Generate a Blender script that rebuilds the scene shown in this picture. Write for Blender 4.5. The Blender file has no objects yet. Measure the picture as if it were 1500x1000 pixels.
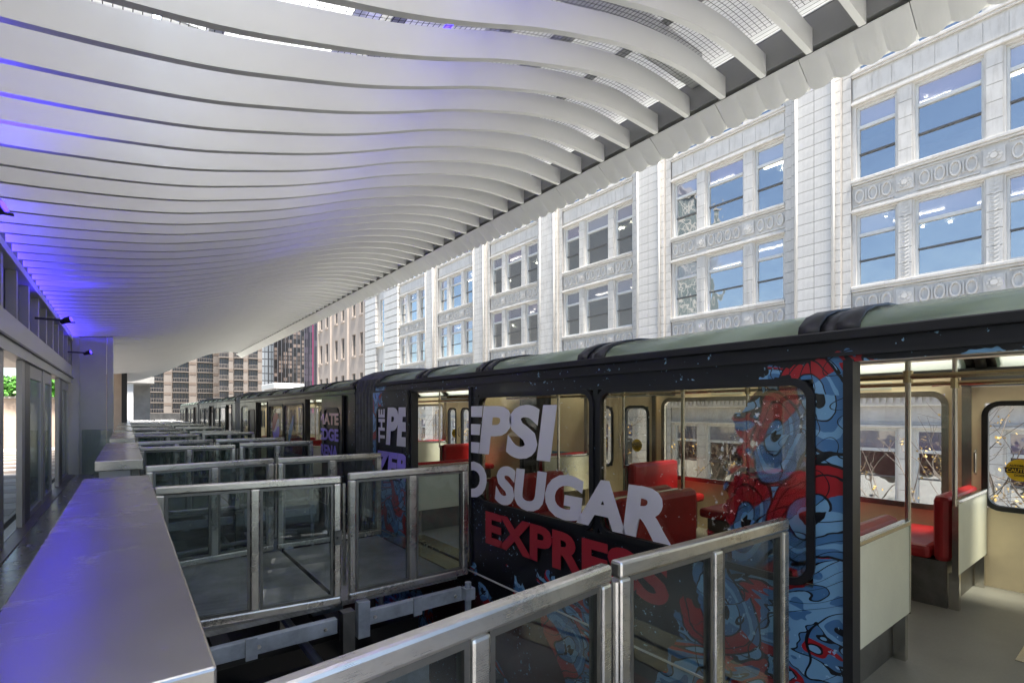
import bpy, math, random
from mathutils import Vector, Matrix
random.seed(7)
R = math.radians
scn = bpy.context.scene
C = scn.collection
# ------------------------------------------------------------------ camera
EYE = 1.6
cd = bpy.data.cameras.new("camera"); cam = bpy.data.objects.new("camera", cd); C.objects.link(cam)
cd.sensor_width = 36.0; cd.lens = 740 / 1500 * 36; cd.shift_y = 103 / 1500
cd.clip_start = 0.05; cd.clip_end = 2000
YAW = math.atan(565 / 740)
cam.location = (0, 0, EYE); cam.rotation_euler = (R(90), 0, -YAW)
scn.camera = cam
# ------------------------------------------------------------------ sky, sun, exposure
SUN = Vector((-0.03, -0.38, 0.92)).normalized()
w = bpy.data.worlds.new("World"); scn.world = w; w.use_nodes = True
wn = w.node_tree; wn.nodes.clear()
wo = wn.nodes.new("ShaderNodeOutputWorld"); bg = wn.nodes.new("ShaderNodeBackground"); sk = wn.nodes.new("ShaderNodeTexSky")
sk.sky_type = 'NISHITA'; sk.sun_disc = False
sk.sun_elevation = math.asin(SUN.z); sk.sun_rotation = math.atan2(SUN.x, SUN.y)
sk.air_density = 1.0; sk.dust_density = 1.2; sk.ozone_density = 1.5
bg.inputs[1].default_value = 0.055
wn.links.new(sk.outputs[0], bg.inputs[0]); wn.links.new(bg.outputs[0], wo.inputs[0])
sd = bpy.data.lights.new("sun", 'SUN'); sd.energy = 5.0; sd.angle = R(14); sd.color = (1, 0.95, 0.88)
so = bpy.data.objects.new("sun", sd); C.objects.link(so)
so.rotation_euler = SUN.to_track_quat('Z', 'Y').to_euler(); so.location = (-20, -20, 40)
vs = scn.view_settings
vs.view_transform = 'Standard'; vs.look = 'None'; vs.gamma = 1; vs.use_curve_mapping = False
vs.exposure = 2.42
scn.render.engine = 'CYCLES'
scn.cycles.max_bounces = 10; scn.cycles.transparent_max_bounces = 24
scn.cycles.diffuse_bounces = 5; scn.cycles.glossy_bounces = 5
scn.cycles.sample_clamp_indirect = 6.0

# ------------------------------------------------------------------ node helper
class NT:
    def __init__(s, name):
        s.m = bpy.data.materials.new(name); s.m.use_nodes = True
        s.t = s.m.node_tree; s.t.nodes.clear()
        s.out = s.t.nodes.new("ShaderNodeOutputMaterial"); s._pos = None
    def n(s, kind): return s.t.nodes.new(kind)
    def link(s, a, b): s.t.links.new(a, b)
    def put(s, sock, v):
        if hasattr(v, 'is_output'): s.link(v, sock)
        elif isinstance(v, tuple) and len(v) == 3 and sock.type == 'RGBA': sock.default_value = (*v, 1)
        else: sock.default_value = v
    def math(s, op, a, b=0.0, c=0.0, clamp=False):
        q = s.n("ShaderNodeMath"); q.operation = op; q.use_clamp = clamp
        s.put(q.inputs[0], a); s.put(q.inputs[1], b); s.put(q.inputs[2], c); return q.outputs[0]
    def mix(s, f, a, b):
        q = s.n("ShaderNodeMix"); q.data_type = 'RGBA'
        s.put(q.inputs[0], f); s.put(q.inputs[6], a); s.put(q.inputs[7], b); return q.outputs[2]
    def ramp(s, f, stops, const=False):
        q = s.n("ShaderNodeValToRGB"); e = q.color_ramp.elements
        q.color_ramp.interpolation = 'CONSTANT' if const else 'LINEAR'
        while len(e) < len(stops): e.new(0.5)
        for i, (p, c) in enumerate(stops):
            e[i].position = p; e[i].color = (*c, 1) if isinstance(c, tuple) else (c, c, c, 1)
        s.link(f, q.inputs[0]); return q.outputs[0]
    def obj(s):
        q = s.n("ShaderNodeTexCoord"); return q.outputs['Object']
    def mapping(s, v, loc=(0,0,0), scale=(1,1,1), rot=(0,0,0)):
        q = s.n("ShaderNodeMapping"); s.link(v, q.inputs[0])
        q.inputs[1].default_value = loc; q.inputs[2].default_value = rot; q.inputs[3].default_value = scale; return q.outputs[0]
    def noise(s, v, scale=5, detail=3, rough=0.55, dist=0.0, col=False):
        q = s.n("ShaderNodeTexNoise"); s.link(v, q.inputs['Vector'])
        q.inputs['Scale'].default_value = scale; q.inputs['Detail'].default_value = detail
        q.inputs['Roughness'].default_value = rough; q.inputs['Distortion'].default_value = dist
        return q.outputs['Color' if col else 'Fac']
    def sep(s, v):
        q = s.n("ShaderNodeSeparateXYZ"); s.link(v, q.inputs[0]); return q.outputs
    def rnd(s):
        q = s.n("ShaderNodeObjectInfo"); return q.outputs['Random']
    def bump(s, h, strength=0.2, dist=0.02):
        q = s.n("ShaderNodeBump"); q.inputs['Strength'].default_value = strength; q.inputs['Distance'].default_value = dist
        s.link(h, q.inputs['Height']); return q.outputs[0]
    def bsdf(s, col, rough=0.5, metal=0.0, normal=None, spec=0.5, emit=None, es=0.0, coat=0.0, aniso=None):
        b = s.n("ShaderNodeBsdfPrincipled")
        s.put(b.inputs['Base Color'], col); s.put(b.inputs['Roughness'], rough); s.put(b.inputs['Metallic'], metal)
        b.inputs['Specular IOR Level'].default_value = spec; b.inputs['Coat Weight'].default_value = coat
        if aniso is not None: b.inputs['Anisotropic'].default_value = aniso
        if normal is not None: s.link(normal, b.inputs['Normal'])
        if emit is not None:
            s.put(b.inputs['Emission Color'], emit); s.put(b.inputs['Emission Strength'], es)
        return b.outputs[0]
    def done(s, sh): s.link(sh, s.out.inputs[0]); return s.m

def paint(name, col, rough=0.5, var=0.06, scale=3.0, metal=0.0, bump=0.0, spec=0.5, coat=0.0, fine=0.0):
    t = NT(name); o = t.obj()
    a = t.noise(o, scale, 4, 0.6)
    if fine:
        b = t.noise(o, 60, 2); a = t.math('ADD', t.math('MULTIPLY', a, 1 - fine), t.math('MULTIPLY', b, fine))
    lo = tuple(max(0, x * (1 - var * 2)) for x in col); hi = tuple(min(1, x * (1 + var * 2)) for x in col)
    c = t.ramp(a, [(0.25, lo), (0.75, hi)])
    r = t.math('ADD', t.math('MULTIPLY', a, 0.16), rough - 0.08)
    nrm = t.bump(t.noise(o, 45, 3), bump, 0.01) if bump else None
    return t.done(t.bsdf(c, r, metal, nrm, spec, coat=coat))

def brushed(name, col=(0.55, 0.53, 0.50), rough=0.27, stretch=(1, 1, 1), wear=0.35, bumpk=0.08):
    t = NT(name); o = t.obj()
    st = t.noise(t.mapping(o, scale=stretch), 30, 3, 0.6)
    pat = t.noise(o, 2.2, 5, 0.65, 0.6)
    c = t.ramp(pat, [(0.28, tuple(x * (1 - wear) for x in col)), (0.62, col)])
    c = t.mix(t.math('MULTIPLY', st, 0.25), c, tuple(x * 0.7 for x in col))
    r = t.math('ADD', t.math('MULTIPLY', pat, 0.25), rough - 0.10)
    r = t.math('ADD', r, t.math('MULTIPLY', st, 0.08))
    return t.done(t.bsdf(c, r, 1.0, t.bump(st, bumpk, 0.004)))

def glass(name, tint=(0.9, 0.95, 0.94), refl=1.0, rough=0.02, dirt=0.04, f0=0.05):
    t = NT(name); o = t.obj()
    tr = t.n("ShaderNodeBsdfTransparent"); tr.inputs[0].default_value = (*tint, 1)
    gl = t.n("ShaderNodeBsdfGlossy"); gl.inputs['Roughness'].default_value = rough
    gl.inputs['Color'].default_value = (0.95, 0.97, 1, 1)
    df = t.n("ShaderNodeBsdfDiffuse"); df.inputs[0].default_value = (0.6, 0.62, 0.62, 1)
    lw = t.n("ShaderNodeLayerWeight"); lw.inputs[0].default_value = 0.35
    f = t.math('ADD', t.math('MULTIPLY', t.math('POWER', lw.outputs['Facing'], 3.0), 0.75 * refl), f0, clamp=True)
    mx = t.n("ShaderNodeMixShader"); t.link(f, mx.inputs[0]); t.link(tr.outputs[0], mx.inputs[1]); t.link(gl.outputs[0], mx.inputs[2])
    m2 = t.n("ShaderNodeMixShader")
    dn = t.ramp(t.noise(o, 3, 5, 0.7), [(0.35, 0.0), (0.8, dirt * 2)])
    t.link(dn, m2.inputs[0]); t.link(mx.outputs[0], m2.inputs[1]); t.link(df.outputs[0], m2.inputs[2])
    return t.done(m2.outputs[0])

def emis(name, col, s):
    t = NT(name); e = t.n("ShaderNodeEmission"); e.inputs[0].default_value = (*col, 1); e.inputs[1].default_value = s
    return t.done(e.outputs[0])

# ------------------------------------------------------------------ materials
M = {}
M['fin'] = paint('fin_white', (0.64, 0.632, 0.61), 0.42, 0.02, 1.2)
M['fascia'] = paint('fascia_grey', (0.68, 0.665, 0.625), 0.5, 0.03, 2)
M['deck'] = paint('deck_white', (0.55, 0.55, 0.53), 0.6, 0.08, 1)
def m_deck(name, k):
    t = NT(name); o = t.obj(); a = t.noise(o, 1.0, 3)
    tl = t.n("ShaderNodeBsdfTranslucent"); t.link(t.ramp(a, [(0.3, (0.62, 0.64, 0.66)), (0.7, (0.78, 0.79, 0.80))]), tl.inputs[0])
    mx = t.n("ShaderNodeMixShader"); mx.inputs[0].default_value = k
    t.link(t.bsdf((0.7, 0.7, 0.69), 0.5), mx.inputs[1]); t.link(tl.outputs[0], mx.inputs[2]); return t.done(mx.outputs[0])
M['sheet'] = m_deck('roof_sheet', 0.5); M['sheet2'] = m_deck('roof_sheet_dense', 0.05)
M['net'] = paint('net_black', (0.012, 0.012, 0.013), 0.7, 0.0)
M['beamgrey'] = paint('beam_grey', (0.36, 0.36, 0.34), 0.5, 0.03)
M['steel'] = brushed('brushed_steel', (0.86, 0.835, 0.79), 0.22, (0.6, 30, 30), 0.45)
M['steel_ledge'] = brushed('ledge_steel', (0.52, 0.505, 0.49), 0.19, (1.0, 22, 3), 0.10, 0.015)
M['steel_dark'] = brushed('worn_steel', (0.30, 0.295, 0.28), 0.38, (0.6, 20, 20), 0.5)
M['gateglass'] = glass('gate_glass', (0.80, 0.85, 0.83), 0.7, 0.02, 0.02, 0.035)
M['doorglass'] = glass('door_glass', (0.42, 0.48, 0.48), 1.0, 0.01, 0.03, 0.16)
M['trainglass'] = glass('train_glass', (0.80, 0.78, 0.72), 0.7, 0.02, 0.10, 0.05)
M['farglass'] = glass('far_glass', (0.92, 0.93, 0.92), 0.4, 0.02, 0.06, 0.03)
def m_office(name, tint, f0, veil):
    t = NT(name); o = t.obj(); rn = t.rnd()
    tr = t.n("ShaderNodeBsdfTransparent"); tr.inputs[0].default_value = (*tint, 1)
    gl = t.n("ShaderNodeBsdfGlossy"); gl.inputs['Roughness'].default_value = 0.015
    v = t.n("ShaderNodeVectorMath"); v.operation = 'ADD'; t.link(o, v.inputs[0])
    cm = t.n("ShaderNodeCombineXYZ"); t.link(t.math('MULTIPLY', rn, 40.0), cm.inputs[1]); t.link(cm.outputs[0], v.inputs[1])
    t.link(t.bump(t.noise(v.outputs[0], 0.9, 2, 0.5), 0.35, 0.05), gl.inputs['Normal'])
    df = t.n("ShaderNodeBsdfDiffuse"); t.link(t.ramp(rn, [(0.0, (0.30, 0.33, 0.40)), (0.5, (0.42, 0.36, 0.50)), (1.0, (0.55, 0.58, 0.66))]), df.inputs[0])
    m0 = t.n("ShaderNodeMixShader"); m0.inputs[0].default_value = veil; t.link(tr.outputs[0], m0.inputs[1]); t.link(df.outputs[0], m0.inputs[2])
    lw = t.n("ShaderNodeLayerWeight"); lw.inputs[0].default_value = 0.35
    f = t.math('ADD', t.math('MULTIPLY', t.math('POWER', lw.outputs['Facing'], 3.0), 0.7), f0, clamp=True)
    mx = t.n("ShaderNodeMixShader"); t.link(f, mx.inputs[0]); t.link(m0.outputs[0], mx.inputs[1]); t.link(gl.outputs[0], mx.inputs[2])
    return t.done(mx.outputs[0])
M['towerglass'] = m_office('office_glass', (0.6, 0.64, 0.63), 0.52, 0.0)
M['transom'] = m_office('office_transom', (0.5, 0.52, 0.55), 0.40, 0.6)
M['black'] = paint('black_rubber', (0.012, 0.012, 0.014), 0.45, 0.1)
M['bellows'] = paint('bellows_rubber', (0.08, 0.08, 0.08), 0.42, 0.2, 6)
M['roofwhite'] = paint('roof_paint', (0.62, 0.62, 0.60), 0.5, 0.12, 2)
M['lining'] = paint('cream_lining', (0.86, 0.73, 0.51), 0.5, 0.04, 3)
M['ceil'] = paint('car_ceiling', (0.82, 0.77, 0.66), 0.5, 0.04, 3)
M['panel'] = paint('pale_panel', (0.70, 0.70, 0.58), 0.45, 0.04, 4, fine=0.3)
M['red'] = paint('red_vinyl', (0.38, 0.018, 0.022), 0.38, 0.10, 5)
M['chrome'] = paint('chrome', (0.62, 0.60, 0.56), 0.22, 0.03, metal=1.0)
M['brass'] = paint('worn_brass_steel', (0.55, 0.47, 0.30), 0.25, 0.1, metal=1.0)
M['carfloor'] = paint('car_floor', (0.24, 0.235, 0.21), 0.45, 0.08, 4, fine=0.4, bump=0.05)
M['terra'] = None
M['mull'] = paint('window_paint', (0.56, 0.565, 0.55), 0.45, 0.03)
M['lead'] = paint('dark_rail', (0.10, 0.10, 0.10), 0.4, 0.1)
M['room'] = paint('office_room', (0.26, 0.255, 0.24), 0.8, 0.2)
M['lampw'] = emis('office_lamp', (1, 0.88, 0.68), 16.0)
M['blind'] = paint('blind_cloth', (0.34, 0.36, 0.42), 0.7, 0.06)
M['alu'] = paint('aluminium_panel', (0.36, 0.36, 0.37), 0.34, 0.04, 1.5, metal=0.5)
M['alu_l'] = paint('pale_aluminium', (0.56, 0.55, 0.54), 0.38, 0.03, 1.5, metal=0.3)
M['alu_dark'] = paint('dark_aluminium', (0.10, 0.10, 0.105), 0.35, 0.05, metal=0.6)
M['louver'] = paint('louver_grey', (0.18, 0.18, 0.185), 0.5, 0.08, 8)
M['tan'] = paint('tan_wall', (0.40, 0.31, 0.24), 0.7, 0.05, 2)
M['leaf'] = paint('hedge_leaf', (0.07, 0.22, 0.03), 0.5, 0.4, 12)
M['leaf_y'] = paint('autumn_leaf', (0.42, 0.27, 0.07), 0.6, 0.3, 6)
M['bark'] = paint('bark', (0.10, 0.08, 0.065), 0.85, 0.25, 9, bump=0.4)
M['bluegrey'] = paint('painted_beam', (0.33, 0.37, 0.42), 0.45, 0.18, 6)
M['concrete'] = paint('concrete', (0.20, 0.195, 0.185), 0.8, 0.12, 2, bump=0.1)
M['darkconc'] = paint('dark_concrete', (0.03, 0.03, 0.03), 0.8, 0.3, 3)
M['street'] = paint('street', (0.18, 0.177, 0.17), 0.85, 0.15, 0.6)
M['walk'] = paint('sidewalk', (0.30, 0.29, 0.27), 0.85, 0.1, 1)
M['stripe_w'] = paint('stripe_tile', (0.30, 0.275, 0.25), 0.5, 0.05)
M['stripe_b'] = paint('brown_tile', (0.12, 0.09, 0.07), 0.5, 0.1)
M['ledblue'] = emis('led_blue', (0.03, 0.015, 1.0), 2.5)
M['ledwall'] = emis('led_wall_blue', (0.05, 0.025, 1.0), 34.0)
M['ledwhite'] = emis('led_pale', (0.72, 0.82, 1.0), 2.5)
M['yellow'] = paint('sticker_yellow', (0.75, 0.52, 0.02), 0.5, 0.02)
M['ink'] = paint('sticker_black', (0.01, 0.01, 0.01), 0.5, 0.0)
M['beige'] = paint('beige_stone', (0.40, 0.34, 0.29), 0.75, 0.08, 0.6, fine=0.3)

def m_floor():
    t = NT('platform_stone'); o = t.obj(); a = t.noise(o, 3, 5, 0.6); r = t.rnd()
    c = t.ramp(a, [(0.3, (0.09, 0.088, 0.083)), (0.7, (0.17, 0.165, 0.155))])
    c = t.mix(t.math('MULTIPLY', r, 0.4), c, (0.13, 0.125, 0.115))
    return t.done(t.bsdf(c, t.math('ADD', t.math('MULTIPLY', a, 0.25), 0.12), 0))
M['pfloor'] = m_floor()
def m_terra():
    t = NT('white_terracotta'); o = t.obj(); a = t.noise(o, 1.6, 5, 0.65); r = t.rnd()
    c = t.ramp(a, [(0.3, (0.52, 0.495, 0.455)), (0.7, (0.64, 0.615, 0.57))])
    c = t.mix(t.math('MULTIPLY', r, 0.4), c, (0.50, 0.48, 0.45))
    st = t.noise(t.mapping(o, scale=(3, 3, 0.5)), 2.4, 4, 0.7)
    c = t.mix(t.ramp(st, [(0.50, 0.0), (0.80, 0.55)]), c, (0.33, 0.30, 0.25))
    return t.done(t.bsdf(c, 0.32, 0, t.bump(t.noise(o, 14, 3), 0.1, 0.01)))
M['terra'] = m_terra()
M['relief_shade'] = paint('shaded_terracotta', (0.54, 0.515, 0.475), 0.6, 0.10, 4)  # greyer white: shadow around the spandrel relief put into the colour
M['joint'] = paint('mortar_joint', (0.25, 0.235, 0.215), 0.9, 0.1)
def m_tread():
    t = NT('tread_plate'); o = t.obj(); a = t.noise(o, 2.5, 5, 0.65)
    q = t.n("ShaderNodeTexWave"); q.wave_type = 'BANDS'; q.bands_direction = 'DIAGONAL'; q.inputs['Scale'].default_value = 16
    t.link(o, q.inputs['Vector'])
    c = t.ramp(a, [(0.3, (0.20, 0.195, 0.185)), (0.7, (0.48, 0.47, 0.45))])
    return t.done(t.bsdf(c, t.math('ADD', t.math('MULTIPLY', a, 0.3), 0.22), 0.85, t.bump(q.outputs['Fac'], 0.35, 0.006)))
M['tread'] = m_tread()

NAVY = (0.008, 0.008, 0.012); BLU = (0.06, 0.17, 0.36); LBL = (0.17, 0.36, 0.58); RD = (0.33, 0.014, 0.022); PUR = (0.16, 0.10, 0.36)
def art(t, yoff):
    """returns (colour, coverage) of the vinyl wrap in car coordinates (y along the train, z up)"""
    o = t.obj()
    o = t.mapping(o, loc=(0, yoff, 0))
    sx, sy, sz = t.sep(o)[:3]
    wv = t.noise(o, 1.1, 2, 0.5, col=True); w1 = t.sep(wv); wv2 = t.sep(t.noise(o, 4.5, 3, 0.6, col=True))
    wy = t.math('ADD', t.math('ADD', sy, t.math('MULTIPLY', t.math('SUBTRACT', w1[0], 0.5), 0.75)), t.math('MULTIPLY', t.math('SUBTRACT', wv2[0], 0.5), 0.07))
    wz = t.math('ADD', t.math('ADD', sz, t.math('MULTIPLY', t.math('SUBTRACT', w1[1], 0.5), 0.75)), t.math('MULTIPLY', t.math('SUBTRACT', wv2[1], 0.5), 0.07))
    # streaky brush ground
    K = (0.008, 0.009, 0.014)
    fl = t.noise(t.mapping(o, scale=(0.2, 1.5, 3.4), rot=(R(28), 0, 0)), 1.0, 2, 0.5, 1.1)
    col = t.ramp(fl, [(0.0, K), (0.33, BLU), (0.40, LBL), (0.47, K), (0.485, BLU), (0.53, RD), (0.575, K), (0.60, LBL), (0.66, BLU), (0.72, K)], True)
    rings = [(1.52, 0.93, 0.36), (1.10, 1.02, 0.30), (1.08, 1.66, 0.30), (1.70, 0.44, 0.30), (1.35, 1.45, 0.26), (3.75, 0.12, 0.34), (3.2, -0.25, 0.34), (4.35, -0.2, 0.3), (2.4, -0.05, 0.3),
             (6.9, 0.62, 0.26), (6.35, 0.55, 0.25), (7.05, 1.15, 0.2), (6.5, 0.1, 0.28), (6.0, 0.15, 0.22)]
    for (cy, cz, rr) in rings:
        dy = t.math('SUBTRACT', wy, cy); dz = t.math('SUBTRACT', wz, cz)
        dy2 = t.math('MULTIPLY', dy, 1.35)
        r = t.math('DIVIDE', t.math('SQRT', t.math('ADD', t.math('MULTIPLY', dy2, dy2), t.math('MULTIPLY', dz, dz))), rr)
        q = t.math('ADD', r, t.math('MULTIPLY', t.math('ARCTAN2', dz, dy), 0.035))
        rc = t.ramp(q, [(0.0, K), (0.17, LBL), (0.42, K), (0.455, BLU), (0.66, LBL), (0.76, BLU), (0.94, K)], True)
        rd = t.ramp(q, [(0.0, K), (0.10, LBL), (0.20, BLU), (0.42, K), (0.455, RD), (0.74, K), (0.775, RD), (0.94, K)], True)
        rc = t.mix(t.math('GREATER_THAN', t.math('ADD', t.math('MULTIPLY', dz, 1.0 if cz > 0.8 else -0.7), t.math('MULTIPLY', dy, 0.8)), 0.03), rc, rd)
        col = t.mix(t.math('LESS_THAN', q, 1.0), col, rc)
    # ink contour lines flowing between the forms
    cn = t.noise(t.mapping(o, scale=(0.2, 1.3, 2.0), rot=(R(-35), 0, 0)), 1.25, 1, 0.4, 0.9)
    fr = t.math('ABSOLUTE', t.math('SUBTRACT', t.math('FRACT', t.math('MULTIPLY', cn, 9.0)), 0.5))
    col = t.mix(t.math('LESS_THAN', fr, 0.03), col, K)
    # coverage: the tail end of the car, the skirt and the leaf beside the bellows
    nz = t.noise(o, 2.6, 4, 0.6)
    nzs = t.math('MULTIPLY', t.math('SUBTRACT', nz, 0.5), 0.9)
    edge = t.math('ADD', t.math('ADD', t.math('MULTIPLY', t.math('SUBTRACT', 1.8, sz), 0.36), 1.40), nzs)
    a1 = t.math('LESS_THAN', sy, edge)
    a1 = t.math('MULTIPLY', a1, t.math('LESS_THAN', sz, t.math('ADD', 1.86, t.math('MULTIPLY', nzs, 0.35))))
    a2 = t.math('LESS_THAN', sz, t.math('ADD', t.math('MULTIPLY', nzs, 0.8), 0.16))
    a2 = t.math('MULTIPLY', a2, t.math('GREATER_THAN', t.noise(o, 1.1, 2, 0.5), 0.52))
    a3 = t.math('MULTIPLY', t.math('GREATER_THAN', sy, 5.9), t.math('LESS_THAN', sz, t.math('ADD', 0.85, nzs)))
    a4 = t.math('GREATER_THAN', sy, t.math('ADD', 6.75, t.math('MULTIPLY', nzs, 0.5)))
    cov = t.math('MAXIMUM', t.math('MAXIMUM', a1, a2), t.math('MAXIMUM', a3, a4))
    cov = t.math('MULTIPLY', cov, t.math('LESS_THAN', sy, 7.2))
    return o, col, cov, sz
def m_body(name, yoff, wrapped=True):
    t = NT(name)
    o, col, cov, sz = art(t, yoff)
    base = t.mix(t.math('LESS_THAN', sz, -0.28), NAVY, (0.05, 0.006, 0.010))
    c = t.mix(cov, base, col) if wrapped else base
    ch = t.noise(o, 24, 3, 0.7); ch2 = t.noise(o, 2.2, 2, 0.5)
    chip = t.math('GREATER_THAN', t.math('ADD', ch, t.math('MULTIPLY', ch2, 0.35)), 0.845 if wrapped else 0.90)
    c = t.mix(chip, c, (0.30, 0.52, 0.72))
    return t.done(t.bsdf(c, t.math('ADD', t.math('MULTIPLY', ch2, 0.2), 0.22), 0, t.bump(t.noise(o, 5, 3), 0.06, 0.02), coat=0.2))
def m_artglass(name, yoff):
    t = NT(name)
    o, col, cov, sz = art(t, yoff)
    tr = t.n("ShaderNodeBsdfTransparent"); tr.inputs[0].default_value = (0.80, 0.78, 0.72, 1)
    b = t.bsdf(col, 0.25)
    gl = t.n("ShaderNodeBsdfGlossy"); gl.inputs['Roughness'].default_value = 0.03
    ch = t.noise(o, 24, 3, 0.7); ch2 = t.noise(o, 2.2, 2, 0.5)
    chip = t.math('GREATER_THAN', t.math('ADD', ch, t.math('MULTIPLY', ch2, 0.35)), 0.87)
    wsp = t.n("ShaderNodeBsdfDiffuse"); wsp.inputs[0].default_value = (0.75, 0.78, 0.8, 1)
    m1 = t.n("ShaderNodeMixShader"); t.link(t.math('MULTIPLY', cov, 0.56), m1.inputs[0]); t.link(tr.outputs[0], m1.inputs[1]); t.link(b, m1.inputs[2])
    m3 = t.n("ShaderNodeMixShader"); t.link(t.math('MULTIPLY', chip, 0.8), m3.inputs[0]); t.link(m1.outputs[0], m3.inputs[1]); t.link(wsp.outputs[0], m3.inputs[2])
    lw = t.n("ShaderNodeLayerWeight"); lw.inputs[0].default_value = 0.35
    f = t.math('ADD', t.math('MULTIPLY', t.math('POWER', lw.outputs['Facing'], 3.0), 0.55), 0.045)
    m2 = t.n("ShaderNodeMixShader"); t.link(f, m2.inputs[0]); t.link(m3.outputs[0], m2.inputs[1]); t.link(gl.outputs[0], m2.inputs[2])
    return t.done(m2.outputs[0])
def m_vinyl(name, col, alpha):
    t = NT(name); o = t.obj()
    ch = t.noise(o, 30, 3, 0.75); cut = t.math('GREATER_THAN', ch, 0.70)
    tr = t.n("ShaderNodeBsdfTransparent"); b = t.bsdf(col, 0.35)
    mx = t.n("ShaderNodeMixShader"); t.link(t.math('MULTIPLY', t.math('SUBTRACT', 1.0, cut), alpha), mx.inputs[0])
    t.link(tr.outputs[0], mx.inputs[1]); t.link(b, mx.inputs[2]); return t.done(mx.outputs[0])
M['txt_w'] = m_vinyl('lettering_white', (0.72, 0.70, 0.76), 0.93)
M['txt_r'] = m_vinyl('lettering_red', (0.36, 0.022, 0.035), 1.0)
M['txt_v'] = m_vinyl('lettering_violet', (0.36, 0.28, 0.80), 1.0)
M['txt_s'] = m_vinyl('lettering_salmon', (0.85, 0.58, 0.52), 1.0)
def m_sky_glass():
    t = NT('skylight_glass'); o = t.obj()
    q = t.n("ShaderNodeTexWave"); q.bands_direction = 'DIAGONAL'; q.inputs['Scale'].default_value = 1.0; q.inputs['Distortion'].default_value = 1.0
    t.link(o, q.inputs['Vector'])
    c = t.ramp(q.outputs['Fac'], [(0.2, (0.30, 0.42, 0.33)), (0.8, (0.48, 0.62, 0.51))])  # diagonal bands paint reflected interior structure into the glass colour
    tr = t.n("ShaderNodeBsdfTransparent"); tr.inputs[0].default_value = (0.95, 0.96, 0.90, 1)
    b = t.bsdf(c, 0.2, 0.0, spec=0.5)
    tl = t.n("ShaderNodeBsdfTranslucent"); tl.inputs[0].default_value = (0.80, 0.82, 0.74, 1)
    m1 = t.n("ShaderNodeMixShader"); m1.inputs[0].default_value = 0.35; t.link(b, m1.inputs[1]); t.link(tl.outputs[0], m1.inputs[2])
    m2 = t.n("ShaderNodeMixShader"); m2.inputs[0].default_value = 0.52; t.link(m1.outputs[0], m2.inputs[1]); t.link(tr.outputs[0], m2.inputs[2])
    return t.done(m2.outputs[0])
M['skylight'] = m_sky_glass()
def m_darktower(name, bw, bh, ca, cb, cm, line=None):
    t = NT(name); o = t.obj()
    q = t.n("ShaderNodeTexBrick"); q.offset = 0.0
    t.link(t.mapping(o, rot=(R(90), 0, 0)), q.inputs['Vector'])
    q.inputs['Color1'].default_value = (*ca, 1); q.inputs['Color2'].default_value = (*cb, 1); q.inputs['Mortar'].default_value = (*cm, 1)
    q.inputs['Scale'].default_value = 1; q.inputs['Mortar Size'].default_value = 0.25; q.inputs['Brick Width'].default_value = bw; q.inputs['Row Height'].default_value = bh
    q.inputs['Bias'].default_value = -0.3
    c = q.outputs['Color']
    if line:
        sx = t.sep(o)[0]
        c = t.mix(t.math('LESS_THAN', t.math('FRACT', t.math('DIVIDE', sx, 4.2)), 0.12), c, line)
    return t.done(t.bsdf(c, 0.2, 0))

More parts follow.
